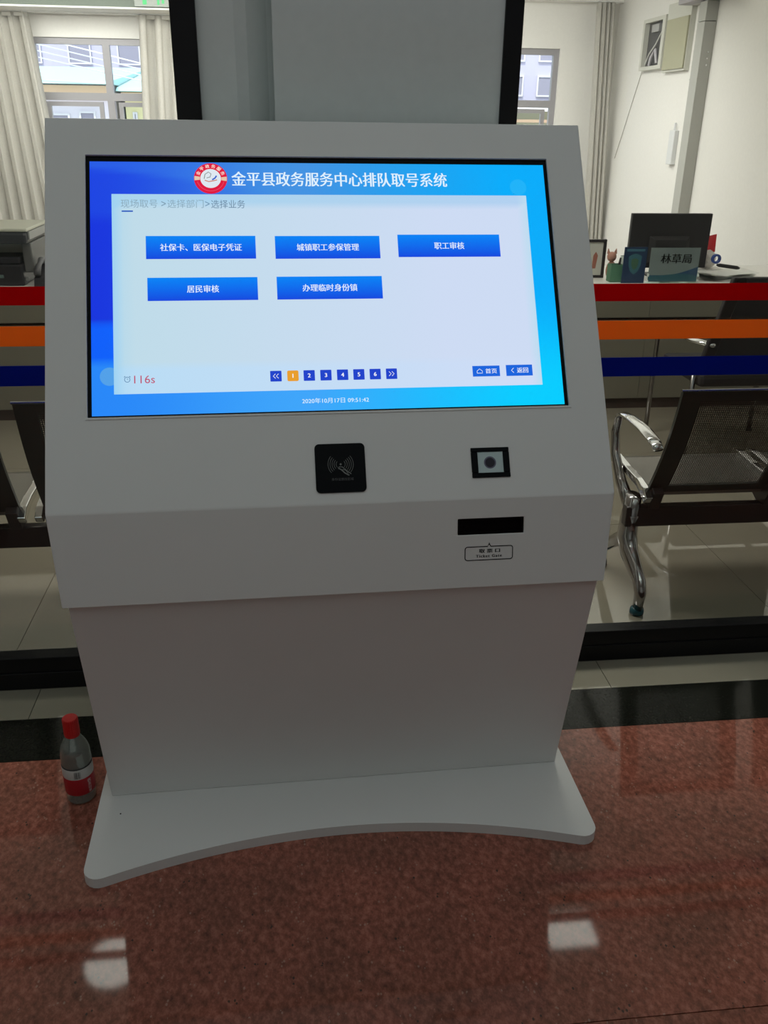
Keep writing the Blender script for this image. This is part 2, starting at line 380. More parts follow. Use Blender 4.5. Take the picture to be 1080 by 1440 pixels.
bmh = bmesh.new(); bmh.from_mesh(housing.data); bmesh.ops.remove_doubles(bmh, verts=bmh.verts, dist=1e-5); bmesh.ops.recalc_face_normals(bmh, faces=bmh.faces); bmh.to_mesh(housing.data); bmh.free()
bv = housing.modifiers.new('bevel', 'BEVEL'); bv.width = .0022; bv.segments = 2; bv.limit_method = 'ANGLE'; bv.angle_limit = math.radians(12)
# column
c0 = .535; c1 = .5298
front = [(-c0, -.0212, .5945), (c0, -.0212, .5945), (c0, .49, .5945), (-c0, .49, .5945)]
base_ = [(-c1, .087, .0255), (c1, .087, .0255), (c1, .49, .0255), (-c1, .49, .0255)]
obj('column', MB().prism(base_, front), M_kiosk, K, bevel=.002)
# foot plate: rounded front corners and a concave front edge
def plate_outline():
    pts = []
    pts += [(-.555, .5), ]
    r = .032
    def arc_y(x): return -.069 - .092 * (abs(x) / .52) ** 2.0
    # left corner
    cxl, cyl = -.555 + r, -.1281
    for k in range(7):
        a = PI + (PI / 2 + .333) * k / 6; pts.append((cxl + r * math.cos(a), cyl + r * math.sin(a)))
    for k in range(33):
        x = -.5126 + 1.0252 * k / 32; pts.append((x, arc_y(x)))
    for k in range(7):
        a = -PI / 2 - .333 + (PI / 2 + .333) * k / 6; pts.append((-cxl + r * math.cos(a), cyl + r * math.sin(a)))
    pts.append((.555, .5))
    return pts
po = plate_outline()
fp = obj('foot_plate', MB().extr(po, 2, .0, .025), M_kiosk, K, bevel=.0015)
fp.location.z = .0003
obj('screw', MB().lathe([(.0018, 0), (.0018, .0008)], (-.502, .026, .0254), 8), M_blackgloss, K)

# ---- touchscreen
black_ring = MB()
def ring(mb, P, a, b, n0, n1):
    (a0, a1, a2, a3), (b0, b1, b2, b3) = a, b
    for (u0, u1, v0, v1) in ((a0, a1, a2, b2), (a0, a1, b3, a3), (a0, b0, b2, b3), (b1, a1, b2, b3)):
        mb.prism([P((u0, v0, n0)), P((u1, v0, n0)), P((u1, v1, n0)), P((u0, v1, n0))], [P((u0, v0, n1)), P((u1, v0, n1)), P((u1, v1, n1)), P((u0, v1, n1))])
LIT = (-.4705, .4705, .1902, .7192)
ring(black_ring, P1, (SC[0] + .0005, SC[1] - .0005, SC[2] + .0005, SC[3] - .0005), LIT, -.012, -.0035)
obj('screen_bezel', black_ring, M_blackgloss, K)
trim_ = MB(); ring(trim_, P1, (SC[0] - .004, SC[1] + .004, SC[2] - .004, SC[3] + .003), SC, .0002, .0016)
obj('screen_trim', trim_, M_kiosk, K)

def mixc(a, b, t): t = max(0, min(1, t)); return tuple(x + (y - x) * t for x, y in zip(a, b))
def ss(a, b, x): x = max(0, min(1, (x - a) / (b - a))); return x * x * (3 - 2 * x)
def bgcol(u, v):
    s = (u + .4705) / .941; t = (v - .1902) / .529
    left = (38, 135, 248)
    left = mixc(left, (8, 95, 250), ss(.195, .215, t)); left = mixc(left, (20, 52, 222), ss(.345, .365, t))
    left = mixc(left, (26, 68, 226), ss(.74, .80, t))
    left = mixc(left, (38, 92, 230), ss(-.01, .02, t - (.965 - .16 * s - .25 * s * s)))
    mid = mixc((62, 165, 250), (66, 146, 226), ss(.3, .7, t))
    right = mixc((0, 205, 255), (0, 172, 250), ss(.05, .5, t))
    c = mixc(left, mid, ss(.0, .46, s)) if s < .46 else mixc(mid, right, (s - .46) / .44)
    return srgb(*c)
NX, NY = 94, 54
vs = []; cs = []; fs = []
for j in range(NY + 1):
    for i in range(NX + 1):
        u = LIT[0] + .941 * i / NX; v = LIT[2] + .529 * j / NY
        vs.append(P1((u, v, -.0045))); cs.append(bgcol(u, v))
for j in range(NY):
    for i in range(NX): a = j * (NX + 1) + i; fs.append((a, a + 1, a + NX + 2, a + NX + 1))
scr = obj('touchscreen', MB().add(vs, fs), M_lcd, K, colors=cs)
scr['label'] = 'lit blue touchscreen listing service buttons'

def patch(name, u0, u1, v0, v1, n, cf, nu=1, nv=1, parent=scr, label=None, round_=0, P=P1):
    vs = []; cs = []; fs = []
    if round_:
        pts = []
        for cx_, cy_, a0 in ((u1 - round_, v1 - round_, 0), (u0 + round_, v1 - round_, PI / 2), (u0 + round_, v0 + round_, PI), (u1 - round_, v0 + round_, 1.5 * PI)):
            for k in range(5): a = a0 + PI / 2 * k / 4; pts.append((cx_ + round_ * math.cos(a), cy_ + round_ * math.sin(a)))
        vs = [P((*p, n)) for p in pts]; fs = [tuple(range(len(pts)))]
        cs = [srgb(*cf((p[0] - u0) / (u1 - u0), (p[1] - v0) / (v1 - v0))) for p in pts]
    else:
        for j in range(nv + 1):
            for i in range(nu + 1):
                s, t = i / nu, j / nv
                vs.append(P((u0 + (u1 - u0) * s, v0 + (v1 - v0) * t, n))); cs.append(srgb(*cf(s, t)))
        for j in range(nv):
            for i in range(nu): a = j * (nu + 1) + i; fs.append((a, a + 1, a + nu + 2, a + nu + 1))
    o = obj(name, MB().add(vs, fs), M_lcd, parent, colors=cs)
    if label: o['label'] = label
    return o
def ptext(name, txt, u, v, w_=None, h=None, n=-.0034, col=(255, 255, 255), bold=0, parent=scr, P=P1, material=None, spacing=1.0):
    vs, fs = text_shape(txt, w_, h, bold, spacing)
    if not vs: return
    if material: return obj(name, MB().add([P((u + x, v + y, n)) for x, y in vs], fs), material, parent)
    return obj(name, MB().add([P((u + x, v + y, n)) for x, y in vs], fs), M_lcd, parent, colors=[srgb(*col)] * len(vs))

# pale discs of the wallpaper
def disc(name, u, v, r, n, col, P=P1, parent=scr, material=None, ru=None, seg=28):
    pts = [(u + (ru or r) * math.cos(2 * PI * k / seg), v + r * math.sin(2 * PI * k / seg)) for k in range(seg)]
    mbx = MB().add([P((*p, n)) for p in pts], [tuple(range(seg))])
    return obj(name, mbx, material or M_lcd, parent, colors=None if material else [srgb(*col)] * seg)
disc('wallpaper_disc', -.4365, .2690, .0185, -.00435, (82, 160, 232))
disc('wallpaper_disc', .412, .668, .018, -.00435, (28, 178, 248))
def panelcol(s, t):
    if t > .93: c = mixc((170, 212, 236), (178, 208, 240), s)
    elif t < .12: c = mixc((184, 220, 244), (208, 220, 246), s)
    else: c = mixc((190, 219, 232), (205, 219, 243), s * 1.3)
    if s < .03: c = mixc((158, 210, 242), c, s / .03)
    if s > .98: c = (188, 220, 240)
    return c
patch('content_panel', -.4285, .4275, .2330, .6490, -.0042, panelcol, 40, 26)
# heading and emblem
ptext('heading_lettering', '金平县政务服务中心排队取号系统', .0345, .6830, .447, .0315, col=(222, 240, 252), bold=.012)
EU, EV = -.2315, .6835
def annulus(name, r0, r1, a0, a1, n, col, seg=36, P=P1, parent=scr, u=EU, v=EV, material=None):
    vs = []; fs = []
    for k in range(seg + 1):
        a = a0 + (a1 - a0) * k / seg
        for r in (r0, r1): vs.append(P((u + r * math.cos(a), v + r * math.sin(a), n)))
    for k in range(seg): fs.append((2 * k, 2 * k + 1, 2 * k + 3, 2 * k + 2))
    return obj(name, MB().add(vs, fs), material or M_lcd, parent, colors=None if material else [srgb(*col)] * len(vs))
emb = disc('round_emblem', EU, EV, .0335, -.0040, (222, 22, 62)); emb['label'] = 'round red and white emblem'
disc('emblem_field', EU, EV, .0208, -.0038, (222, 232, 240))
annulus('emblem_line', .0268, .0278, PI * 1.08, PI * 1.92, -.0038, (235, 80, 110), 20)
for a0 in (-.11, PI - .11): annulus('emblem_bar', .0215, .0325, a0 - .06, a0 + .24, -.0038, (226, 196, 170), 4)
for k, ch in enumerate('金平政务服务'):
    a = PI * .86 - k * PI * .72 / 5; rr = .0272
    vs_, fs_ = text_shape(ch, None, .0078, .02)
    ca, sa = math.cos(a - PI / 2), math.sin(a - PI / 2)
    if vs_: obj('emblem_lettering', MB().add([P1((EU + rr * math.cos(a) + x * ca - y * sa, EV + rr * math.sin(a) + x * sa + y * ca, -.0037)) for x, y in vs_], fs_), M_lcd, scr, colors=[srgb(250, 222, 212)] * len(vs_))
def stroke(name, pts, wd, n, col, P=P1, parent=scr, material=None):
    vs = []; fs = []
    for i, p in enumerate(pts):
        a = pts[max(i - 1, 0)]; b = pts[min(i + 1, len(pts) - 1)]; dx, dy = b[0] - a[0], b[1] - a[1]; l = math.hypot(dx, dy) or 1
        vs += [P((p[0] - dy / l * wd / 2, p[1] + dx / l * wd / 2, n)), P((p[0] + dy / l * wd / 2, p[1] - dx / l * wd / 2, n))]
    for i in range(len(pts) - 1): fs.append((2 * i, 2 * i + 1, 2 * i + 3, 2 * i + 2))
    return obj(name, MB().add(vs, fs), material or M_lcd, parent, colors=None if material else [srgb(*col)] * len(vs))
stroke('emblem_stroke', [(EU - .013, EV - .001), (EU - .011, EV + .009), (EU - .004, EV + .014), (EU + .001, EV + .010), (EU - .001, EV + .003), (EU - .008, EV + .001)], .0018, -.0036, (140, 150, 150))
stroke('emblem_stroke', [(EU - .012, EV - .004), (EU - .004, EV - .007), (EU + .006, EV - .005), (EU + .013, EV - .003)], .0020, -.0036, (205, 120, 90))
stroke('emblem_stroke', [(EU + .003, EV - .003), (EU + .009, EV + .001), (EU + .012, EV + .006)], .0030, -.0036, (40, 90, 200))
# breadcrumb
ptext('breadcrumb_lettering', '现场取号', -.3745, .6280, .072, .018, col=(138, 168, 186))
ptext('breadcrumb_lettering', '>', -.3265, .6280, .009, .011, col=(120, 150, 170))
ptext('breadcrumb_lettering', '选择部门', -.2830, .6280, .072, .018, col=(138, 168, 186))
ptext('breadcrumb_lettering', '>', -.2395, .6280, .009, .011, col=(110, 145, 175))
ptext('breadcrumb_lettering', '选择业务', -.1980, .6275, .068, .018, col=(104, 132, 158))
patch('active_tab_line', -.4090, -.3870, .6105, .6135, -.0038, lambda s, t: (30, 90, 190))
# service buttons
def btncol(s, t): return mixc((16, 70, 222), (0, 132, 246), t ** .8)
for (a, b, c, d, tx, tw) in ((-.3630, -.1458, .5100, .5590, '社保卡、医保电子凭证', .161), (-.1066, .1078, .5093, .5585, '城镇职工参保管理', .127), (.1456, .3615, .5118, .5610, '职工审核', .0632),
                       (-.3615, -.1448, .4222, .4707, '居民审核', .0626), (-.1065, .1078, .4224, .4710, '办理临时身份镇', .111)):
    bt = patch('service_button', a, b, c, d, -.0038, btncol, 2, 6)
    ptext('button_lettering', tx, (a + b) / 2, (c + d) / 2, tw, .0155, col=(225, 238, 252), bold=.01)
for k, (tx, u) in enumerate((('<<', -.1159), ('1', -.0823), ('2', -.0499), ('3', -.0166), ('4', .0168), ('5', .0496), ('6', .0826), ('>>', .1158))):
    patch('page_button', u - .0112, u + .0112, .2518, .2738, -.0038, (lambda s, t: (232, 158, 44)) if k == 1 else (lambda s, t: (30, 66, 202)), round_=.003 if k == 1 else .0012)
    if k in (0, 7):
        sg = -1 if k == 0 else 1
        for du in (-.003, .003):
            stroke('page_arrow', [(u + du - sg * .0022, .2675), (u + du + sg * .0022, .2628), (u + du - sg * .0022, .2581)], .0012, -.0034, (235, 240, 250))
    else: ptext('page_lettering', tx, u, .2628, None, .0082, col=(240, 244, 252), bold=.02)
patch('home_button', .2828, .3397, .2530, .2755, -.0038, lambda s, t: (24, 100, 220))
patch('return_button', .3530, .4085, .2528, .2762, -.0038, lambda s, t: (24, 100, 220))
ptext('home_lettering', '首页', .3215, .2642, .0235, .0105, bold=.01, col=(235, 242, 252))
ptext('return_lettering', '返回', .3875, .2645, .0235, .0110, bold=.01, col=(235, 242, 252))
stroke('home_icon', [(.2920, .2600), (.2920, .2645), (.2975, .2690), (.3030, .2645), (.3030, .2600), (.2920, .2600)], .0011, -.0034, (235, 242, 252))
stroke('return_icon', [(.3690, .2695), (.3640, .2645), (.3690, .2595)], .0012, -.0034, (235, 242, 252))
annulus('clock_icon', .0046, .0058, 0, 2 * PI, -.0034, (90, 130, 170), 20, u=-.4030, v=.2620)
stroke('clock_icon', [(-.4030, .2652), (-.4030, .2620), (-.4008, .2620)], .0010, -.0034, (90, 130, 170))
stroke('clock_icon', [(-.4090, .2668), (-.4068, .2688)], .0014, -.0034, (90, 130, 170)); stroke('clock_icon', [(-.3992, .2688), (-.3970, .2668)], .0014, -.0034, (90, 130, 170))
ptext('countdown_lettering', '116s', -.3703, .2618, .0395, .0160, col=(190, 84, 112))
ptext('date_lettering', '2020年10月17日 09:51:42', .0003, .2105, .1330, .0110, col=(215, 238, 252), bold=.006)

# ---- card reader
def rrect(u0, u1, v0, v1, r, k=6):
    pts = []
    for cx_, cy_, a0 in ((u1 - r, v1 - r, 0), (u0 + r, v1 - r, PI / 2), (u0 + r, v0 + r, PI), (u1 - r, v0 + r, 1.5 * PI)):
        for q in range(k): a = a0 + PI / 2 * q / (k - 1); pts.append((cx_ + r * math.cos(a), cy_ + r * math.sin(a)))
    return pts
def slab(name, pts, n0, n1, P, material, parent):
    return obj(name, MB().prism([P((*p, n0)) for p in pts], [P((*p, n1)) for p in pts]), material, parent)
M_print = flat('grey_print', (.20, .21, .20), .5)
cr = slab('card_reader', rrect(-.0470, .0518, .0226, .1205, .009), .0002, .0025, P1, M_blackgloss, K); cr['label'] = 'black rounded square card reader pad'
cu_, cv_ = .0030, .0788
disc('reader_dot', cu_, cv_, .0020, .0028, None, material=M_print, parent=cr, seg=14)
for sgn in (0, 1):
    for k in range(5):
        r_ = .0085 + .0040 * k
        a0, a1 = (-.72, .72)
        if sgn: a0, a1 = PI - .72, PI + .72
        annulus('reader_wave', r_, r_ + .0008, a0, a1, .0028, None, 14, parent=cr, u=cu_, v=cv_, material=M_print)
stroke('reader_hand_icon', [(cu_ - .005, cv_ - .0075), (cu_ - .003, cv_ - .005), (cu_ + .003, cv_ - .0055), (cu_ + .009, cv_ - .011), (cu_ + .020, cv_ - .020)], .0014, .0028, None, parent=cr, material=M_print)
stroke('reader_hand_icon', [(cu_ - .005, cv_ - .0075), (cu_ + .001, cv_ - .011), (cu_ + .008, cv_ - .018), (cu_ + .016, cv_ - .0225)], .0022, .0028, None, parent=cr, material=M_print)
stroke('reader_hand_icon', [(cu_ + .003, cv_ - .0105), (cu_ + .009, cv_ - .012), (cu_ + .014, cv_ - .0185)], .0012, .0028, None, parent=cr, material=M_print)
ptext('reader_lettering', '身份证感应区域', .0055, .0490, .043, .0055, n=.0028, parent=cr, material=flat('dark_grey_print', (.10, .10, .10)))
# ---- code scanner
sc2 = MB()
ring(sc2, P1, (.2648, .3432, .0418, .1032), (.2784, .3298, .0520, .0942), .0002, .0030)
scn = obj('code_scanner', sc2, M_blackgloss, K, bevel=.0015); scn['label'] = 'small black framed code scanner window'
obj('scanner_window', MB().prism([P1((u, v, .0002)) for u, v in ((.2784, .0520), (.3298, .0520), (.3298, .0942), (.2784, .0942))], [P1((u, v, .0012)) for u, v in ((.2784, .0520), (.3298, .0520), (.3298, .0942), (.2784, .0942))]), flat('scanner_glass', (.50, .62, .62), .15), scn)
disc('scanner_lens', .3030, .0725, .0098, .0014, None, material=flat('lens', (.008, .005, .018), .4), parent=scn, ru=.0098)
disc('lens_ring', .3030, .0725, .0125, .0013, None, material=flat('lens_ring', (.12, .12, .18), .4), parent=scn)
# ---- ticket outlet
so_ = MB(); ring(so_, P2, (SL[0] + .0003, SL[1] - .0003, SL[2] + .0003, SL[3] - .0003), (SL[0] + .004, SL[1] - .004, SL[2] + .004, SL[3] - .004), -.018, -.001)
so_.prism([P2((u, v, -.019)) for u, v in ((SL[0], SL[2]), (SL[1], SL[2]), (SL[1], SL[3]), (SL[0], SL[3]))], [P2((u, v, -.012)) for u, v in ((SL[0] + .001, SL[2] + .001), (SL[1] - .001, SL[2] + .001), (SL[1] - .001, SL[3] - .001), (SL[0] + .001, SL[3] - .001))])
tk = obj('ticket_slot', so_, flat('slot_black', (.004, .002, .002), .6, spec=.1), K); tk['label'] = 'black ticket outlet slot'
M_ink = flat('black_ink', (.012, .012, .012), .5)
bl, br, bb_, bt_ = .2482, .3465, -.1275, -.0995
pts = rrect(bl, br, bb_, bt_, .0050)
# outline as a closed stroke with a pointer on top
top_i = [p for p in pts]
outline = [(.2977 + .0035, bt_)] + [p for p in rrect(bl, br, bb_, bt_, .0050)][:6][::-1][:0]
r_ = .005
path = [(.3008, bt_)]
path += [(br - r_ + r_ * math.cos(a), bt_ - r_ + r_ * math.sin(a)) for a in [PI / 2 - PI / 2 * k / 4 for k in range(5)]]
path += [(br - r_ + r_ * math.cos(a), bb_ + r_ + r_ * math.sin(a)) for a in [-PI / 2 * k / 4 for k in range(5)]]
path += [(bl + r_ + r_ * math.cos(a), bb_ + r_ + r_ * math.sin(a)) for a in [-PI / 2 - PI / 2 * k / 4 for k in range(5)]]
path += [(bl + r_ + r_ * math.cos(a), bt_ - r_ + r_ * math.sin(a)) for a in [PI - PI / 2 * k / 4 for k in range(5)]]
path += [(.2946, bt_), (.2977, bt_ + .0075), (.3008, bt_)]
stroke('outlet_sign_outline', path, .0020, .0004, None, P=P2, parent=tk, material=M_ink)
obj('outlet_sign_arrow', MB().add([P2((.2955, -.0965, .0005)), P2((.3000, -.0965, .0005)), P2((.2977, -.0905, .0005))], [(0, 1, 2)]), M_ink, tk)
ptext('outlet_lettering', '取 票 口', .2985, -.1085, .0430, .0078, n=.0005, P=P2, parent=tk, material=M_ink, bold=.035)
ptext('outlet_lettering', 'Ticket Gate', .2975, -.1192, .0530, .0058, n=.0005, P=P2, parent=tk, material=M_ink, spacing=1.25, bold=.03)

# ------------------------------------------------------------ BOTTLE
Bt = thing('water_bottle', 'clear plastic water bottle with red cap and red-white label beside kiosk foot', 'bottle', (-.609, .112, 0))
M_pet = glass_mat('clear_plastic', (.86, .90, .88), .10)
_nt = M_pet.node_tree; _o = [n for n in _nt.nodes if n.type == 'OUTPUT_MATERIAL'][0]; _mx = _o.inputs[0].links[0].from_node
_d = _nt.nodes.new('ShaderNodeBsdfDiffuse'); _d.inputs[0].default_value = (.55, .56, .52, 1); _m2 = _nt.nodes.new('ShaderNodeMixShader'); _m2.inputs[0].default_value = .16
_nt.links.new(_mx.outputs[0], _m2.inputs[1]); _nt.links.new(_d.outputs[0], _m2.inputs[2]); _nt.links.new(_m2.outputs[0], _o.inputs[0])
prof = [(.0, .004), (.012, .0015), (.026, 0), (.0325, .004), (.0335, .010), (.0322, .015), (.0335, .020), (.0335, .026), (.0338, .03), (.0338, .100), (.0332, .106), (.0340, .110), (.0338, .118), (.0333, .120), (.0338, .124), (.0330, .132), (.0332, .136), (.0310, .146), (.0265, .158), (.0200, .170), (.0150, .178), (.0135, .184), (.0135, .2)]
inner = [(max(0, r - .0007), z + (.0008 if i < 3 else 0)) for i, (r, z) in enumerate(prof)][::-1]
obj('bottle_body', MB().lathe(prof + [(.0128, .2)] + inner[1:], n=32), M_pet, Bt, smooth=True)
obj('label_band', MB().lathe([(.0342, .029), (.0345, .030), (.0345, .0735), (.0342, .0745)]), flat('red_label', (.42, .012, .02), .4), Bt, smooth=True)['label'] = 'red lower band of label'
obj('label_band', MB().lathe([(.0342, .0745), (.0345, .0755), (.0345, .1005), (.0342, .1015)]), flat('white_label', (.62, .63, .60), .4), Bt, smooth=True)['label'] = 'white upper band of label'
obj('label_edge', MB().lathe([(.0341, .1015), (.0346, .102), (.0346, .104), (.0341, .1045)]), flat('dark_line', (.02, .02, .02), .4), Bt, smooth=True)
capm = MB()
vs = []; n_ = 48
rr = lambda k: .0178 if k % 2 else .0172
for z, s_ in ((.184, 1), (.2235, .97), (.2255, .88)):
    for k in range(n_): a = 2 * PI * k / n_; vs.append((rr(k) * s_ * math.cos(a), rr(k) * s_ * math.sin(a), z))
fs = [((i * n_ + k), i * n_ + (k + 1) % n_, (i + 1) * n_ + (k + 1) % n_, (i + 1) * n_ + k) for i in range(2) for k in range(n_)] + [tuple(2 * n_ + k for k in range(n_)), tuple(range(n_ - 1, -1, -1))]
obj('bottle_cap', capm.add(vs, fs), flat('red_cap', (.62, .012, .012), .35), Bt)
obj('cap_ring', MB().lathe([(.0150, .1785), (.0172, .179), (.0172, .183), (.0150, .1835)]), flat('red_ring', (.62, .012, .012), .35), Bt)
# lettering wrapped on the label, facing the camera side
def wrap(txt, ang, z, hgt, r, material, name, rot=False, bold=.01):
    vs_, fs_ = text_shape(txt, None, hgt, bold)
    if not vs_: return
    o_ = []
    for x, y in vs_:
        if rot: x, y = y, -x
        a = ang + x / r; o_.append((r * math.cos(a), r * math.sin(a), z + y))
    obj(name, MB().add(o_, fs_), material, Bt)
aface = math.atan2(-1.68, .515)
M_wp = flat('white_print', (.7, .68, .66), .5)
wrap('农', aface + .62, .064, .010, .0348, M_wp, 'label_lettering'); wrap('夫', aface + .62, .054, .009, .0348, M_wp, 'label_lettering')
wrap('山', aface + .62, .045, .008, .0348, M_wp, 'label_lettering'); wrap('泉', aface + .62, .036, .008, .0348, M_wp, 'label_lettering')
bc = MB()
for k in range(9):
    a0 = aface - .30 + k * .045; w_ = random.choice((.012, .02, .028)); r = .0348
    bc.add([(r * math.cos(a0), r * math.sin(a0), .0785), (r * math.cos(a0 + w_), r * math.sin(a0 + w_), .0785), (r * math.cos(a0 + w_), r * math.sin(a0 + w_), .0965), (r * math.cos(a0), r * math.sin(a0), .0965)], [(0, 1, 2, 3)])
obj('barcode', bc, M_ink, Bt)

# ------------------------------------------------------------ BENCHES
def make_bench(label, x0, n, group):
    """row of perforated seats on a black beam seen from behind; x0 = left edge of first seat"""
    t = thing('waiting_bench', label, 'bench', (x0, .95, 0), 0, group)
    P_ = .5; W_ = .43
    T = lambda p: (p[0] - x0, p[1] - .95, p[2])
    xe = x0 + P_ * n
    obj('beam', B(x0 - .05, xe + .02, .935, .970, .257, .327), M_steel, t, fn=T, bevel=.004)
    yb0, zb0, yb1, zb1 = .945, .375, .80, .752     # back: bottom, top
    for k in range(n):
        a = x0 + P_ * k + .015; b = a + W_
        # curved backrest: side stiles, top rail, bottom rail and the punched panel
        def bp(s, off=0):   # s 0..1 bottom to top
            y = yb0 + (yb1 - yb0) * s - .018 * math.sin(PI * s); z = zb0 + (zb1 - zb0) * s
            return (y + off, z)
        fr = MB(); ns = 8
        for (xa, xb) in ((a, a + .060), (b - .060, b)):
            for i in range(ns):
                p, q = bp(i / ns), bp((i + 1) / ns)
                fr.prism([(xa, p[0], p[1]), (xb, p[0], p[1]), (xb, p[0] + .014, p[1]), (xa, p[0] + .014, p[1])], [(xa, q[0], q[1]), (xb, q[0], q[1]), (xb, q[0] + .014, q[1]), (xa, q[0] + .014, q[1])])
        for s0, s1 in ((0, .07), (.92, 1)):
            p, q = bp(s0), bp(s1)
            fr.prism([(a + .060, p[0], p[1]), (b - .060, p[0], p[1]), (b - .060, p[0] + .014, p[1]), (a + .060, p[0] + .014, p[1])], [(a + .060, q[0], q[1]), (b - .060, q[0], q[1]), (b - .060, q[0] + .014, q[1]), (a + .060, q[0] + .014, q[1])])
        bk = obj('backrest', fr, M_backfr, t, fn=T)
        pn = MB(); vs = []
        for i in range(ns + 1):
            p = bp(.07 + .85 * i / ns, .006); vs += [(a + .060, p[0], p[1]), (b - .060, p[0], p[1])]
        pn.add(vs, [(2 * i, 2 * i + 1, 2 * i + 3, 2 * i + 2) for i in range(ns)])
        obj('punched_panel', pn, M_perf, bk, fn=T)
        obj('top_trim', MB().tube([(a - .004, yb1 + .004, zb1 + .003), (b + .004, yb1 + .004, zb1 + .003)], .0045, 8), M_chrome, bk, fn=T)
        # seat pan, rolled at the front
        sp = [(.955, .372), (.99, .385), (1.10, .392), (1.20, .400), (1.235, .392), (1.24, .375), (1.225, .378), (1.19, .388), (1.10, .380), (.99, .372), (.955, .360)]
        obj('seat', MB().extr(sp, 0, a + .002, b - .002), M_seat, t, fn=T)
        for xx, ww in ((a - .022, .024), (b - .002, .024)):
            tp = [(.90, .372), (.935, .395), (1.00, .405), (1.10, .408), (1.20, .415), (1.24, .408), (1.25, .385), (1.235, .372), (1.10, .385), (.99, .378), (.94, .362), (.915, .350)]
            obj('seat_rim', MB().extr(tp, 0, xx, xx + ww), M_chrome, t, fn=T, bevel=.003)
        # cast bracket under each end of the seat
        for xx in (a + .005, b - .035):
            br_ = [(.930, .322), (.975, .322), (1.08, .370), (.955, .370), (.925, .40), (.905, .385)]
            obj('bracket', MB().extr(br_, 0, xx, xx + .035), M_steel, t, fn=T, bevel=.002)
    # end arms and legs
    for xx in (x0 - .022, xe - .012):
        arm = [(xx, .855, .572), (xx, .88, .580), (xx, .95, .588), (xx, 1.05, .590), (xx, 1.13, .582), (xx, 1.17, .560)]
        ar = obj('armrest', MB().tube(arm, [.018, .021, .022, .022, .020, .014], 12, sx=1.0, sy=.45), M_chrome, t, smooth=True, fn=T)
        obj('arm_post', MB().tube([(xx, 1.165, .565), (xx, 1.185, .50), (xx, 1.16, .43), (xx, 1.08, .36), (xx, .99, .315)], [.014, .017, .019, .022, .026], 12, sx=.8), M_cast, t, smooth=True, fn=T)
        obj('arm_end', MB().tube([(xx, .858, .576), (xx, .832, .564)], [.020, .017], 10, sy=.6), M_chrome, t, smooth=True, fn=T)
        obj('leg', MB().tube([(xx, .960, .36), (xx, .972, .27), (xx, .972, .21), (xx, .935, .165), (xx, .875, .135), (xx, .825, .108), (xx, .808, .080), (xx, .813, .022)], [.032, .038, .042, .037, .031, .027, .024, .020], 14, sx=.75), M_cast, t, smooth=True, fn=T)
        l2 = obj('leg', MB().tube([(xx, .962, .30), (xx, .975, .235), (xx, 1.0, .190), (xx, 1.06, .150), (xx, 1.12, .105), (xx, 1.16, .075), (xx, 1.17, .022)], [.034, .032, .028, .024, .021, .019, .017], 14, sx=.75), M_cast, t, smooth=True, fn=T)
        for yy in (.815, 1.17):
            obj('foot_cap', MB().lathe([(.016, 0), (.0225, .003), (.0235, .012), (.021, .022), (.015, .026)], (xx, yy, 0), 18), flat('teal_cap', (.012, .07, .09), .25), t, smooth=True, fn=T)
    return t
make_bench('row of black perforated waiting seats with chrome arms behind glass, right of kiosk', 1.035, 3, None)
make_bench('row of black perforated waiting seats behind glass, left of kiosk', -1.353, 3, None)

# ------------------------------------------------------------ SERVICE COUNTER
CT = thing('service_counter', 'long olive laminate service counter with brown plinth behind the benches', 'counter', (0, 3.0, 0))
def TC(p): return (p[0], p[1] - 3.0, p[2])
xs = [-4.15, -2.95, -1.75, -.55, .65, 1.85, 3.2]
for i in range(len(xs) - 1):
    obj('front_panel', B(xs[i] + .001, xs[i + 1] - .001, 3.015, 3.04, .062, .500), M_counter, CT, fn=TC)
    obj('fascia_panel', B(xs[i] + .001, xs[i + 1] - .001, 3.005, 3.035, .516, .655), M_counter, CT, fn=TC)
obj('carcass', B(-4.15, 3.2, 3.045, 3.70, .0, .655), M_counterd, CT, fn=TC)
obj('plinth', B(-4.15, 3.2, 3.03, 3.044, 0, .062), M_counterd, CT, fn=TC)
obj('counter_top', B(-4.18, 3.22, 2.995, 3.75, .656, .680), M_ctop, CT, fn=TC, bevel=.003)

ZC = .6805
# monitor seen from behind
Mo = thing('computer_monitor', 'black computer monitor seen from behind on the counter', 'monitor', (2.055, 3.36, ZC))
obj('monitor_shell', MB().prism([(-.232, -.018, .045), (.232, -.018, .045), (.232, .012, .045), (-.232, .012, .045)], [(-.232, -.018, .338), (.232, -.018, .338), (.232, .012, .338), (-.232, .012, .338)]), M_blackmatte, Mo, bevel=.004)
obj('monitor_bulge', MB().prism([(-.12, -.018, .07), (.12, -.018, .07), (.12, -.018, .22), (-.12, -.018, .22)], [(-.09, -.045, .09), (.09, -.045, .09), (.09, -.045, .20), (-.09, -.045, .20)]), M_blackmatte, Mo, bevel=.003)
obj('monitor_stand', MB().box(-.03, .03, -.035, -.02, .004, .12).box(-.11, .11, -.09, .08, 0, .008), M_blackmatte, Mo)
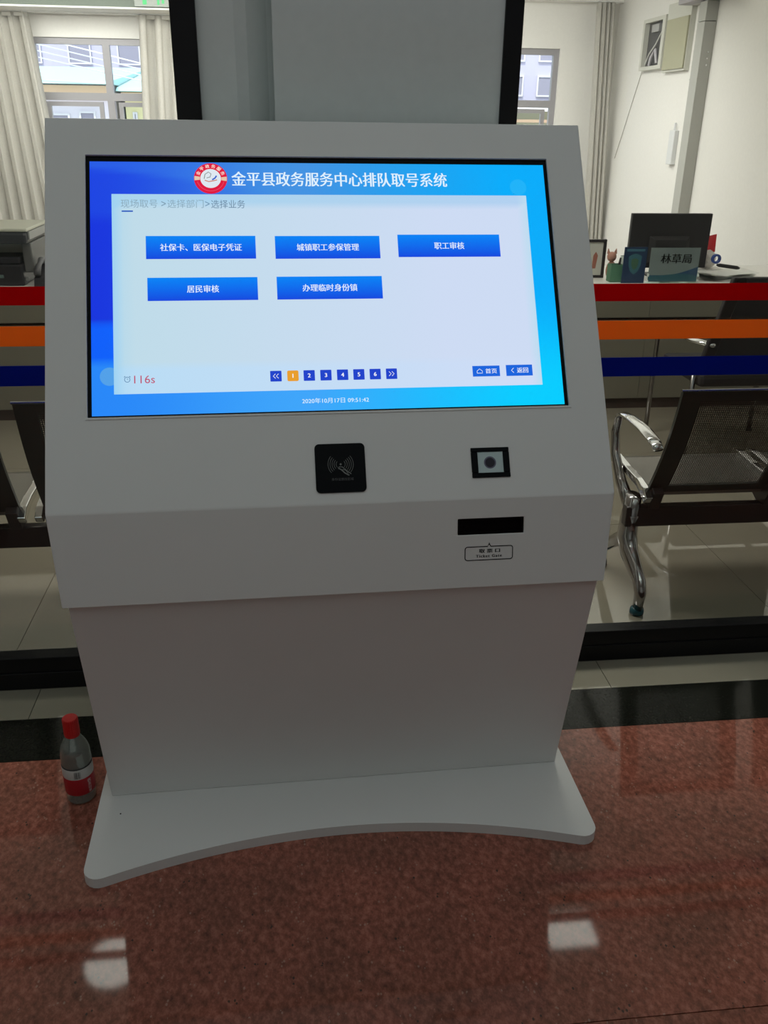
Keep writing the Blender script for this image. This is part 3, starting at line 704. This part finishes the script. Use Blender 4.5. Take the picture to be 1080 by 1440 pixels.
# acrylic name plate
M_acr = glass_mat('clear_acrylic', (.97, 1, .99), .02)
Np = thing('desk_name_plate', 'acrylic desk name plate reading 林草局 with blue wave', 'sign', (1.998, 3.11, ZC), 0)
npz0, npz1 = .006, .184
Pn = lambda p: (p[0], p[1] + .10 * (p[2] if len(p) > 2 else 0), p[2])
obj('acrylic_holder', MB().box(-.142, .142, -.004, .000, 0, .186).box(-.142, .142, -.004, .05, 0, .003), M_acr, Np)
NV, NU = 24, 40; vs = []; cs = []; fs = []
ins = MB().box(-.138, .138, .001, .003, npz0, npz1)
obj('paper_insert', ins, flat('pale_grey_card', (.24, .26, .265), .5), Np)
def npw(name, f0, f1, material, y):
    vs = []; fs = []
    for i in range(25):
        x = -.138 + .276 * i / 24; s = i / 24
        vs += [(x, y, npz0 + .001 + f0(s)), (x, y, npz0 + .001 + max(f0(s), f1(s)))]
    for i in range(24): fs.append((2 * i, 2 * i + 2, 2 * i + 3, 2 * i + 1))
    obj(name, MB().add(vs, fs), material, Np)
npw('blue_wave', lambda s: 0, lambda s: .034 + .075 * max(0, s - .35) ** 1.6 * 1.2, flat('deep_blue', (.02, .07, .16), .5), .0006)
npw('blue_wave', lambda s: 0, lambda s: .030 + .018 * math.sin(s * 3.2) * s, flat('teal_blue', (.03, .12, .16), .5), .0002)
v_, f_ = text_shape('林草局', .172, .050, .01)
obj('name_lettering', MB().add([(x + .008, -.0002, .128 + y) for x, y in v_], f_), M_ink, Np)
for x_ in (-.143, .139):
    obj('clip', MB().box(x_, x_ + .006, -.008, .006, .035, .05).box(x_, x_ + .006, -.008, .006, .006, .016), flat('white_clip', (.75, .8, .75), .3), Np)
# blue leaflet stand
Ls = thing('leaflet_stand', 'small dark blue poster stand with green shield emblem left of name plate', 'sign', (1.776, 3.115, ZC))
obj('board', B(-.063, .063, -.004, .002, .0, .188), flat('navy_card', (.018, .04, .09), .35), Ls)
obj('base', B(-.063, .063, -.004, .045, 0, .003), M_acr, Ls)
sh_ = [(-.036, .140), (-.018, .150), (0, .155), (.018, .150), (.036, .140), (.034, .095), (.022, .062), (0, .045), (-.022, .062), (-.034, .095)]
obj('shield_emblem', MB().add([(x, -.0045, z) for x, z in sh_], [tuple(range(len(sh_)))]), flat('teal_print', (.04, .13, .16), .5), Ls)
obj('shield_core', MB().add([(x * .55, -.0048, .10 + (z - .10) * .55) for x, z in sh_], [tuple(range(len(sh_)))]), flat('green_print', (.05, .12, .07), .5), Ls)
obj('top_strip', B(-.05, .05, -.0048, -.0042, .166, .178), flat('teal_strip', (.05, .15, .20), .5), Ls)
# black framed picture and figurine
Pf = thing('picture_frame', 'black framed picture standing at the kiosk edge on the counter', 'picture frame', (1.575, 3.30, ZC))
fr = MB().box(-.10, .10, -.012, .008, 0, .014).box(-.10, .10, -.012, .008, .192, .206).box(-.10, -.084, -.012, .008, .014, .192).box(.084, .10, -.012, .008, .014, .192)
obj('frame', fr, M_blackmatte, Pf, bevel=.002)
obj('picture', B(-.084, .084, -.003, .003, .014, .192), flat('pale_photo', (.55, .56, .50), .4), Pf)
obj('picture_figure', MB().add([(.030, -.004, .05), (.050, -.004, .05), (.058, -.004, .12), (.045, -.004, .14), (.032, -.004, .12)], [(0, 1, 2, 3, 4)]), flat('reddish_brown_print', (.35, .14, .10), .5), Pf)
Gb = thing('pen_box', 'square green pen box at the left end of the desk items', 'box', (1.695, 3.17, ZC))
gb = MB().box(-.036, .036, -.03, -.026, 0, .092).box(-.036, .036, .026, .03, 0, .092).box(-.036, -.032, -.026, .026, 0, .092).box(.032, .036, -.026, .026, 0, .092).box(-.032, .032, -.026, .026, 0, .01)
obj('box_body', gb, flat('green_card', (.08, .20, .12), .5), Gb)
obj('pen', MB().tube([(.018, 0, .012), (.024, .004, .125)], .005, 8), M_blackmatte, Gb)
obj('pen', MB().tube([(.005, .012, .012), (.026, .014, .118)], .004, 8), M_blackmatte, Gb)
Fg = thing('cat_figurine', 'pinkish brown cat-shaped figurine peeking above the green pen box', 'figurine', (1.693, 3.235, ZC))
def blob(name, c, r, sc, material, parent, seg=14):
    bm = bmesh.new(); bmesh.ops.create_icosphere(bm, subdivisions=3, radius=r)
    for v in bm.verts: v.co = Vector((v.co.x * sc[0] + c[0], v.co.y * sc[1] + c[1], v.co.z * sc[2] + c[2]))
    me = bpy.data.meshes.new(name); bm.to_mesh(me); bm.free(); me.materials.append(material)
    for p in me.polygons: p.use_smooth = True
    o = bpy.data.objects.new(name, me); COL.objects.link(o); o.parent = parent; return o
M_fig = flat('terracotta', (.42, .21, .15), .5)
blob('body', (0, 0, .05), .03, (.95, .8, 1.65), M_fig, Fg)
blob('head', (-.004, -.004, .122), .027, (.95, .9, 1.0), M_fig, Fg)
for s in (-1, 1): obj('ear', MB().prism([(s * .018 - .009 - .004, -.008, .138), (s * .018 + .005, -.008, .138), (s * .018 + .005, .004, .138), (s * .018 - .013, .004, .138)], [(s * .023 - .005, -.003, .166), (s * .023 - .003, -.003, .166), (s * .023 - .003, -.001, .166), (s * .023 - .005, -.001, .166)]), M_fig, Fg)
Cu = thing('desk_cup', 'pale green cup between the pen box and the blue poster stand', 'cup', (1.775, 3.24, ZC))
obj('cup_body', MB().lathe([(.025, 0), (.03, .01), (.032, .125), (.029, .125), (.027, .012)], n=24), flat('celadon', (.42, .48, .42), .3), Cu, smooth=True)
# papers and small things on the right
Pp = thing('paper_stack', 'loose stack of white papers with curled edges right of name plate', 'papers', (2.36, 3.26, ZC))
rnd = random.Random(3)
for k in range(7):
    a = rnd.uniform(-.25, .25); dx, dy = rnd.uniform(-.02, .02), rnd.uniform(-.015, .015); vs = []; fs = []
    cl = rnd.uniform(.3, 1)
    for j in range(5):
        for i in range(9):
            x = -.15 + .30 * i / 8; y = -.10 + .20 * j / 4
            z = .002 + k * .0045 + cl * .022 * (abs(x) / .15) ** 3 + .004 * math.sin(i * 1.3 + k)
            z = max(z, .0012 + k * .001)
            vs.append((x * math.cos(a) - y * math.sin(a) + dx, x * math.sin(a) + y * math.cos(a) + dy, z))
    for j in range(4):
        for i in range(8): q = j * 9 + i; fs.append((q, q + 1, q + 10, q + 9))
    obj('sheet', MB().add(vs, fs), flat('paper', (.72, .72, .68) if k != 2 else (.45, .55, .50), .6), Pp, smooth=True)
tag(obj('marker_pen', MB().tube([(2.285, 3.20, .762), (2.30, 3.20, .760), (2.405, 3.20, .746), (2.42, 3.2, .743)], [.006, .010, .010, .005], 12), M_blackmatte, None, smooth=True), 'black marker pen lying on the white papers', 'pen')
def annular(c, r0, r1, h, axis='y', n=24):
    mb = MB(); vs = []; fs = []
    for k in range(n):
        a = 2 * PI * k / n
        for r, d in ((r0, -h / 2), (r1, -h / 2), (r1, h / 2), (r0, h / 2)):
            vs.append((c[0] + r * math.cos(a), c[1] + d, c[2] + r * math.sin(a)))
    for k in range(n):
        for j in range(4): fs.append((4 * k + j, 4 * k + (j + 1) % 4, 4 * ((k + 1) % n) + (j + 1) % 4, 4 * ((k + 1) % n) + j))
    return mb.add(vs, fs)
tag(obj('tape_roll', annular((2.302, 3.255, .787), .015, .026, .018), flat('blue_tape', (.05, .09, .32), .4), None, smooth=False), 'blue tape roll standing beside the crumpled white bag', 'tape')
# crumpled white bag
bm = bmesh.new(); bmesh.ops.create_icosphere(bm, subdivisions=3, radius=.055)
for v in bm.verts:
    v.co *= 1 + rnd.uniform(-.14, .14); v.co.z = max(v.co.z * .95, -.052)
me = bpy.data.meshes.new('plastic_bag'); bm.to_mesh(me); bm.free(); me.materials.append(flat('white_bag', (.72, .68, .64), .5))
bag = bpy.data.objects.new('plastic_bag', me); COL.objects.link(bag); bag.location = (2.235, 3.36, ZC + .105); tag(bag, 'crumpled white plastic bag right of the monitor', 'bag')
bag.scale = (1, .8, 1)
bx = thing('storage_box', 'low white box under the crumpled bag beside monitor', 'box', (2.335, 3.44, ZC))
obj('box_body', B(-.05, .09, -.06, .06, 0, .03), flat('white_carton', (.66, .64, .6), .6), bx, bevel=.003)
bag.location = (2.325, 3.42, ZC + .0835)
# blurred red reflection beside the monitor, built as an added flag
Fl = thing('reflection_flag', 'added red cloth flag standing in for a red reflection past the right edge of monitor', 'flag', (2.36, 3.55, ZC))
obj('flag_pole', MB().tube([(-.05, 0, .0), (-.05, 0, .22)], .003, 8), M_chrome, Fl)
obj('flag_base', MB().lathe([(.03, 0), (.03, .006), (.004, .012)], (-.05, 0, 0)), M_chrome, Fl)
vs = []; fs = []
for j in range(7):
    for i in range(9): vs.append((.075 - .12 * i / 8, .012 * math.sin(i * .9 + j * .2), .105 + .10 * j / 6 - .015 * (i / 8)))
for j in range(6):
    for i in range(8): q = j * 9 + i; fs.append((q, q + 1, q + 10, q + 9))
fo = obj('flag_cloth', MB().add(vs, fs), flat('red_cloth', (.62, .03, .04), .7), Fl, smooth=True)

# printer on the left part of the counter
Pr = thing('office_printer', 'black and beige office printer on the counter left of kiosk', 'printer', (-1.62, 3.09, ZC))
M_prb = flat('printer_beige', (.52, .52, .43), .5); M_prd = flat('printer_dark', (.018, .017, .020), .4)
obj('base_unit', B(-.25, .215, .02, .42, 0, .105), M_prd, Pr, bevel=.008)
obj('base_cap', B(-.25, .205, .03, .42, .106, .140), M_prd, Pr, bevel=.006)
obj('inner_wall', B(-.24, .215, .20, .41, .141, .205), M_prb, Pr)
obj('support_column', MB().box(.215, .262, .06, .40, .06, .205), flat('printer_grey', (.11, .11, .105), .5), Pr, bevel=.006)
obj('scanner_unit', B(-.26, .262, .0, .42, .206, .262), M_prd, Pr, bevel=.014)
obj('lid', MB().box(-.255, .268, .004, .43, .263, .280), M_prb, Pr, bevel=.006)
obj('side_cover', B(.263, .270, .03, .42, .225, .262), flat('printer_side_grey', (.30, .30, .29), .5), Pr)
obj('control_button', B(.06, .12, .015, .0195, .04, .055), flat('green_grey_key', (.10, .16, .15), .4), Pr)
obj('knob', MB().tube([(.225, .058, .03), (.225, .045, .03)], .010, 14), flat('knob_grey', (.2, .2, .2), .4), Pr)
Hs = thing('desk_telephone', 'dark telephone handset and cradle beside the printer', 'telephone', (-1.318, 3.12, ZC))
obj('cradle', MB().prism([(-.03, -.06, 0), (.05, -.06, 0), (.05, .10, 0), (-.03, .10, 0)], [(-.028, -.045, .045), (.048, -.045, .045), (.048, .095, .10), (-.028, .095, .10)]), M_prd, Hs, bevel=.005)
obj('handset', MB().tube([(-.008, -.05, .062), (-.008, -.03, .085), (-.008, .02, .105), (-.008, .06, .118), (-.008, .09, .112)], [.018, .017, .012, .016, .018], 12), flat('grey_plastic', (.06, .06, .065), .4), Hs, smooth=True)

# ------------------------------------------------------------ VISITOR CHAIR
Ch = thing('visitor_chair', 'black mesh visitor chair with chrome legs between bench and counter', 'chair', (2.05, 2.30, 0))
TCh = lambda p: (p[0] - 2.05, p[1] - 2.30, p[2])
xl, xr = 1.745, 2.30
M_mesh = flat('black_mesh', (.035, .035, .037), .8)
def back(s):
    return 2.13 - .10 * s, .46 + .42 * s
bkf = MB()
for xa, xb, xa2, xb2 in ((xl, xl + .055, xl + .045, xl + .105), (xr - .055, xr, xr - .105, xr - .045)):
    y0, z0 = back(0); y1, z1 = back(1)
    bkf.prism([(xa, y0, z0), (xb, y0, z0), (xb, y0 + .03, z0), (xa, y0 + .03, z0)], [(xa2, y1, z1), (xb2, y1, z1), (xb2, y1 + .03, z1), (xa2, y1 + .03, z1)])
y1, z1 = back(1)
bkf.box(xl + .10, xr - .10, y1, y1 + .03, z1 - .04, z1)
y0, z0 = back(0)
bkf.box(xl + .055, xr - .055, y0, y0 + .03, z0, z0 + .04)
bo = obj('backrest', bkf, M_blackmatte, Ch, fn=TCh, bevel=.006)
obj('back_mesh', MB().prism([(xl + .05, y0 + .010, z0 + .04), (xr - .05, y0 + .010, z0 + .04), (xr - .05, y0 + .016, z0 + .04), (xl + .05, y0 + .016, z0 + .04)], [(xl + .10, y1 + .010, z1 - .04), (xr - .10, y1 + .010, z1 - .04), (xr - .10, y1 + .016, z1 - .04), (xl + .10, y1 + .016, z1 - .04)]), M_mesh, bo, fn=TCh)
obj('seat', B(xl + .01, xr - .01, 2.12, 2.56, .375, .435), M_blackmatte, Ch, fn=TCh, bevel=.02)
M_ct = mat('dark_chrome', (.28, .27, .27), .15, 1)
for s, xx in ((0, xl - .005), (1, xr + .005)):
    obj('leg', MB().tube([(xx, 2.595, .012), (xx, 2.60, .30), (xx, 2.60, .50), (xx, 2.585, .54), (xx, 2.54, .555)], .0115, 10), M_ct, Ch, smooth=True, fn=TCh)
    obj('leg', MB().tube([(xx, 2.13, .012), (xx, 2.15, .20), (xx, 2.16, .50)], .0115, 10), M_ct, Ch, smooth=True, fn=TCh)
    ar = obj('armrest', MB().tube([(xx, 2.56, .555), (xx, 2.40, .570), (xx, 2.20, .575), (xx + (.05 if not s else -.05), 2.10, .575)], .016, 10, sx=1.3, sy=.7), M_chrome, Ch, smooth=True, fn=TCh)
    for yy in (2.595, 2.13): obj('foot_cap', MB().lathe([(.014, 0), (.016, .004), (.014, .016)], (xx, yy, 0), 14), M_blackmatte, Ch, fn=TCh)

# ------------------------------------------------------------ CURTAINS
def curtain(label, x0, x1, y, z0, z1, folds, amp, flare, group=None, ph=0, skew=0):
    t = thing('curtain', label, 'curtain', ((x0 + x1) / 2, y, z0), 0, group)
    cx = (x0 + x1) / 2
    nx = folds * 12; nz = 14; vs = []; fs = []
    rn = random.Random(folds + int(ph * 10)); jit = [rn.uniform(.6, 1.2) for _ in range(folds * 2 + 2)]
    for j in range(nz + 1):
        z = z0 + (z1 - z0) * j / nz; dz = z1 - z
        for i in range(nx + 1):
            s = i / nx; k = s * folds
            a = amp * jit[int(k)] * (1 + .25 * dz)
            xx = x0 + (x1 - x0) * s * (1 + flare * dz) + skew * dz + .25 * a * math.sin(4 * PI * k + ph)
            yy = a * (math.sin(2 * PI * k + ph) + .35 * math.sin(4 * PI * k + .6))
            vs.append((xx - cx, yy, z - z0))
    for j in range(nz):
        for i in range(nx): q = j * (nx + 1) + i; fs.append((q, q + 1, q + nx + 2, q + nx + 1))
    o = obj('drape', MB().add(vs, fs), M_cloth, t, smooth=True)
    so_m = o.modifiers.new('thick', 'SOLIDIFY'); so_m.thickness = .002
    hd = MB()
    obj('heading_tape', B(x0 - cx, x1 - cx, -.012, .012, z1 - z0 - .03, z1 - z0 + .0), M_cloth, t)
    return t
curtain('wide off-white curtain fanning out at the far left of the back wall', -3.25, -2.333, 7.76, .08, 2.325, 9, .060, .085, None, .4)
curtain('off-white curtain covering the right part of the left window', -1.372, -.55, 7.78, .08, 2.325, 6, .055, .02, None, 1.6, skew=-.045)
curtain('narrow gathered grey-white curtain in the back right corner', 2.945, 3.108, 7.76, .08, 2.53, 4, .055, 0, None, .9, skew=.045)
for lb, a, b, z in (('white curtain rail under the soffit above left window', -4.1, .1, 2.330), ('white curtain rail at the ceiling of the right window', .9, 3.2, 2.535)):
    tag(obj('curtain_rail', B(a, b, 7.745, 7.785, z, z + .010 if z < 2.4 else z + .012), flat('white_rail', (.7, .7, .68), .4), None), lb, 'curtain rail')

# ------------------------------------------------------------ things on the right wall
Eb = thing('electrical_box', 'open wall electrical box with wires and beige door on right wall', 'electrical box', (3.25, 6.62, 1.92))
eb = lambda x0, x1, y0, y1, z0, z1: B(x0 - 3.25, x1 - 3.25, y0 - 6.62, y1 - 6.62, z0 - 1.92, z1 - 1.92)
T3 = lambda p: (p[0] - 3.25, p[1] - 6.62, p[2] - 1.92)
M_ebf = flat('box_frame', (.62, .62, .56), .5)
obj('back_plate', eb(3.235, 3.249, 6.70, 7.10, 1.95, 2.30), flat('box_dark', (.10, .10, .10), .6), Eb)
fr = MB().box(3.19, 3.249, 6.64, 6.70, 1.92, 2.33).box(3.19, 3.249, 7.10, 7.14, 1.92, 2.33).box(3.19, 3.249, 6.70, 7.10, 2.30, 2.33).box(3.19, 3.249, 6.70, 7.10, 1.92, 1.95)
obj('box_frame', fr, M_ebf, Eb, fn=T3)
obj('box_door', eb(3.19, 3.205, 6.17, 6.60, 1.90, 2.28), flat('beige_door', (.42, .41, .29), .5), Eb, bevel=.003)
obj('door_frame', MB().box(3.205, 3.249, 6.16, 6.635, 1.885, 2.40), M_ebf, Eb, fn=T3)
obj('breaker', eb(3.21, 3.235, 6.82, 6.98, 2.22, 2.28), flat('breaker_grey', (.4, .4, .4), .5), Eb)
obj('wire', MB().tube([(3.21, 7.05, 1.97), (3.20, 6.95, 2.05), (3.21, 6.85, 2.12), (3.215, 6.74, 2.22)], .006, 6), flat('white_wire', (.7, .7, .66), .4), Eb, fn=T3)
obj('wire', MB().tube([(3.21, 6.95, 1.96), (3.20, 6.90, 2.02), (3.21, 6.84, 2.08), (3.215, 6.80, 1.97)], .012, 6), flat('pale_wire', (.6, .58, .62), .4), Eb, fn=T3)
tag(obj('wall_cable', MB().tube([(3.244, 7.19, 1.92), (3.244, 7.35, 1.66), (3.244, 7.52, 1.38), (3.244, 7.66, 1.16)], .003, 6), flat('grey_cable', (.42, .40, .36), .5), None), 'thin grey cable running down the right wall from electrical box', 'cable')
Du = thing('vertical_duct', 'square grey vertical duct boxed against the right wall', 'duct', (3.20, 5.83, 0))
M_duct = flat('duct_grey', (.46, .46, .43), .5)
obj('duct_casing', B(-.045, .049, -.06, .075, .0, 2.20), M_duct, Du, bevel=.002)
obj('duct_casing', B(-.045, .049, -.06, .075, 2.204, 2.34), M_duct, Du, bevel=.002)
obj('joint_band', B(-.048, .049, -.063, .078, 1.80, 1.806), M_duct, Du)
for k in range(3): obj('bolt', MB().lathe([(.006, 0), (.006, .004)], n=10), M_chrome, Du, fn=lambda p, k=k: (.012 + p[0], -.0605 - p[2], 1.90 + .045 * k + p[1]))
Br = thing('ceiling_bracket', 'dark metal bracket arm above the duct on right wall', 'bracket', (3.15, 5.75, 2.30))
obj('bracket_arm', B(-.03, .098, -.45, .05, .045, .065), flat('brown_steel', (.13, .115, .10), .5), Br)
obj('bracket_box', B(-.06, .04, .10, .42, .045, .14), flat('grey_violet_steel', (.42, .40, .43), .5), Br, bevel=.004)
obj('bracket_plate', B(.04, .098, -.1, .42, .045, .20), flat('pale_steel', (.5, .48, .46), .5), Br)
obj('hanger', B(.0, .01, .0, .01, .065, .299), M_duct, Br)
Sk = thing('junction_box', 'small white junction box on right wall left of the duct', 'junction box', (3.24, 6.24, 1.16))
obj('box_cover', B(-.03, .009, -.055, .055, 0, .27), flat('white_plastic', (.72, .73, .74), .4), Sk, bevel=.005)
obj('cable_stub', MB().tube([(-.01, 0, .27), (-.01, 0, .33)], .010, 10), flat('white_plastic2', (.72, .73, .74), .4), Sk)

# illuminated sign on the soffit face, only its lower edge in frame
Sg = thing('exit_sign', 'green-lettered sign hanging on the grey soffit above left window', 'sign', (-1.17, 7.43, 2.35))
obj('sign_case', B(-.16, .16, -.02, .018, .01, .15), flat('sign_grey', (.30, .33, .30), .4), Sg)
M_em = mat('green_light', (.02, .2, .06), .4, emis=((.05, .55, .16), .8))
for k, (a, b) in enumerate(((-.09, -.055), (.035, .055), (.075, .095))):
    obj('sign_stroke', B(a, b, -.023, -.0205, .025 + .01 * (k == 2), .12), M_em, Sg)

# ceiling lights whose mirror images show in the granite
M_lamp = mat('lamp_diffuser', (.9, .9, .9), .5, emis=((1, .98, .9), 5.0))
L1 = thing('ceiling_light', 'round ceiling downlight mirrored in the granite at lower left', 'ceiling light', (-1.10, 1.80, 2.60))
obj('diffuser', MB().lathe([(.150, -.018), (.150, -.004)], n=32), M_lamp, L1); obj('rim', MB().lathe([(.151, -.016), (.170, -.014), (.172, -.001)], n=32), M_kiosk, L1)
L2_ = thing('ceiling_light', 'square ceiling panel light mirrored in the granite at lower right', 'ceiling light', (1.345, 1.77, 2.60))
obj('diffuser', B(-.13, .13, -.11, .11, -.012, -.004), M_lamp, L2_)
rm = MB().box(-.15, .15, -.13, -.111, -.016, -.001).box(-.15, .15, .111, .13, -.016, -.001).box(-.15, -.131, -.111, .111, -.016, -.001).box(.131, .15, -.111, .111, -.016, -.001)
obj('rim', rm, M_kiosk, L2_)

# ------------------------------------------------------------ OUTSIDE
struct('ground_outside', B(-30, 30, 8.25, 60, -.3, -.2), mat('pale_paving', (.5, .5, .48), .8))
def building(label, x0, x1, y0, y1, z1, wall, wins, roof=None, band=None):
    t = thing('building', label, 'building', ((x0 + x1) / 2, y0, -.2)); T = lambda p: (p[0] - (x0 + x1) / 2, p[1] - y0, p[2] + .2)
    obj('wall', B(x0, x1, y0, y1, -.2, z1), wall, t, fn=T)
    for (a, b, c, d) in wins:
        f = obj('window', MB().box(a, b, y0 - .06, y0 - .001, c, c + .04).box(a, b, y0 - .06, y0 - .001, d - .04, d).box(a, a + .04, y0 - .06, y0 - .001, c + .04, d - .04).box(b - .04, b, y0 - .06, y0 - .001, c + .04, d - .04), flat('frame_pale', (.7, .7, .72), .5), t, fn=T)
        obj('pane', B(a + .04, b - .04, y0 - .03, y0 - .01, c + .04, d - .04), flat('dull_pane', (.30, .29, .36), .2), f, fn=T)
    if roof: obj('roof', MB().prism([(x0 - .1, y0 - .5, z1 + .004), (x1 + .1, y0 - .5, z1 + .004), (x1 + .1, y1, z1 + .004), (x0 - .1, y1, z1 + .004)], [(x0 - .1, y0 - .3, z1 + .08), (x1 + .1, y0 - .3, z1 + .08), (x1 + .1, y1, z1 + roof[1]), (x0 - .1, y1, z1 + roof[1])]), roof[0], t, fn=T)
    if band: obj('eave_band', B(x0 - .05, x1 + .05, y0 - .14, y0 - .07, band[1], band[2]), band[0], t, fn=T)
    return t
M_w1 = flat('bright_render', (.72, .70, .76), .7); M_w2 = flat('yellow_render', (.78, .74, .42), .7); M_w3 = flat('violet_grey_render', (.50, .48, .60), .7)
M_teal = flat('teal_roof', (.45, .70, .68), .6); M_or = flat('orange_render', (.80, .55, .36), .6); M_ol = flat('olive_render', (.42, .42, .30), .7)
building('low white house with teal roof and orange eave outside the left window', -8.5, -3.72, 20, 26, 2.12, M_w1, [(-5.05, -4.65, .9, 1.55), (-4.45, -4.1, .7, 1.6), (-6.2, -5.5, .9, 1.55)], (M_teal, .62), (M_or, 1.86, 2.10))
building('low yellow house seen at the right of the left window', -3.5, -.5, 20.3, 25, 2.0, M_w2, [(-3.5 + .15, -3.25, .8, 1.6)], (M_teal, .62), (M_or, 1.86, 1.99))
building('violet-grey apartment block rising behind the teal roofs', -14, -1.5, 30, 36, 8, M_w3, [(-9.6 + 1.5 * k, -8.9 + 1.5 * k, z, z + .9) for k in range(5) for z in (3.0, 4.6)])
building('violet-grey block with rows of windows outside the right window', 3.2, 12, 26, 32, 9, M_w3, [(4.6 + .9 * k, 5.1 + .9 * k, z, z + .55) for k in range(6) for z in (2.2, 3.1)])
building('low olive building with orange line outside the right window', 3.4, 9, 19, 24, 1.72, M_ol, [], (flat('white_roof', (.8, .8, .8), .6), .3), (M_or, 1.50, 1.56))
for k in range(4):
    lb_ = ('topmost', 'second highest', 'third highest', 'lowest')[k]
    tag(obj('power_cable', MB().tube([(-9, 19.0 + .1 * k, 3.75 - .16 * k), (-5, 19 + .1 * k, 2.95 - .12 * k), (-1.5, 19 + .1 * k, 2.2 - .1 * k)], .012, 6), flat('cable_white', (.8, .8, .82), .5), None), lb_ + ' thin white overhead cable crossing outside the left window', 'cable', 'overhead cables outside the left window')
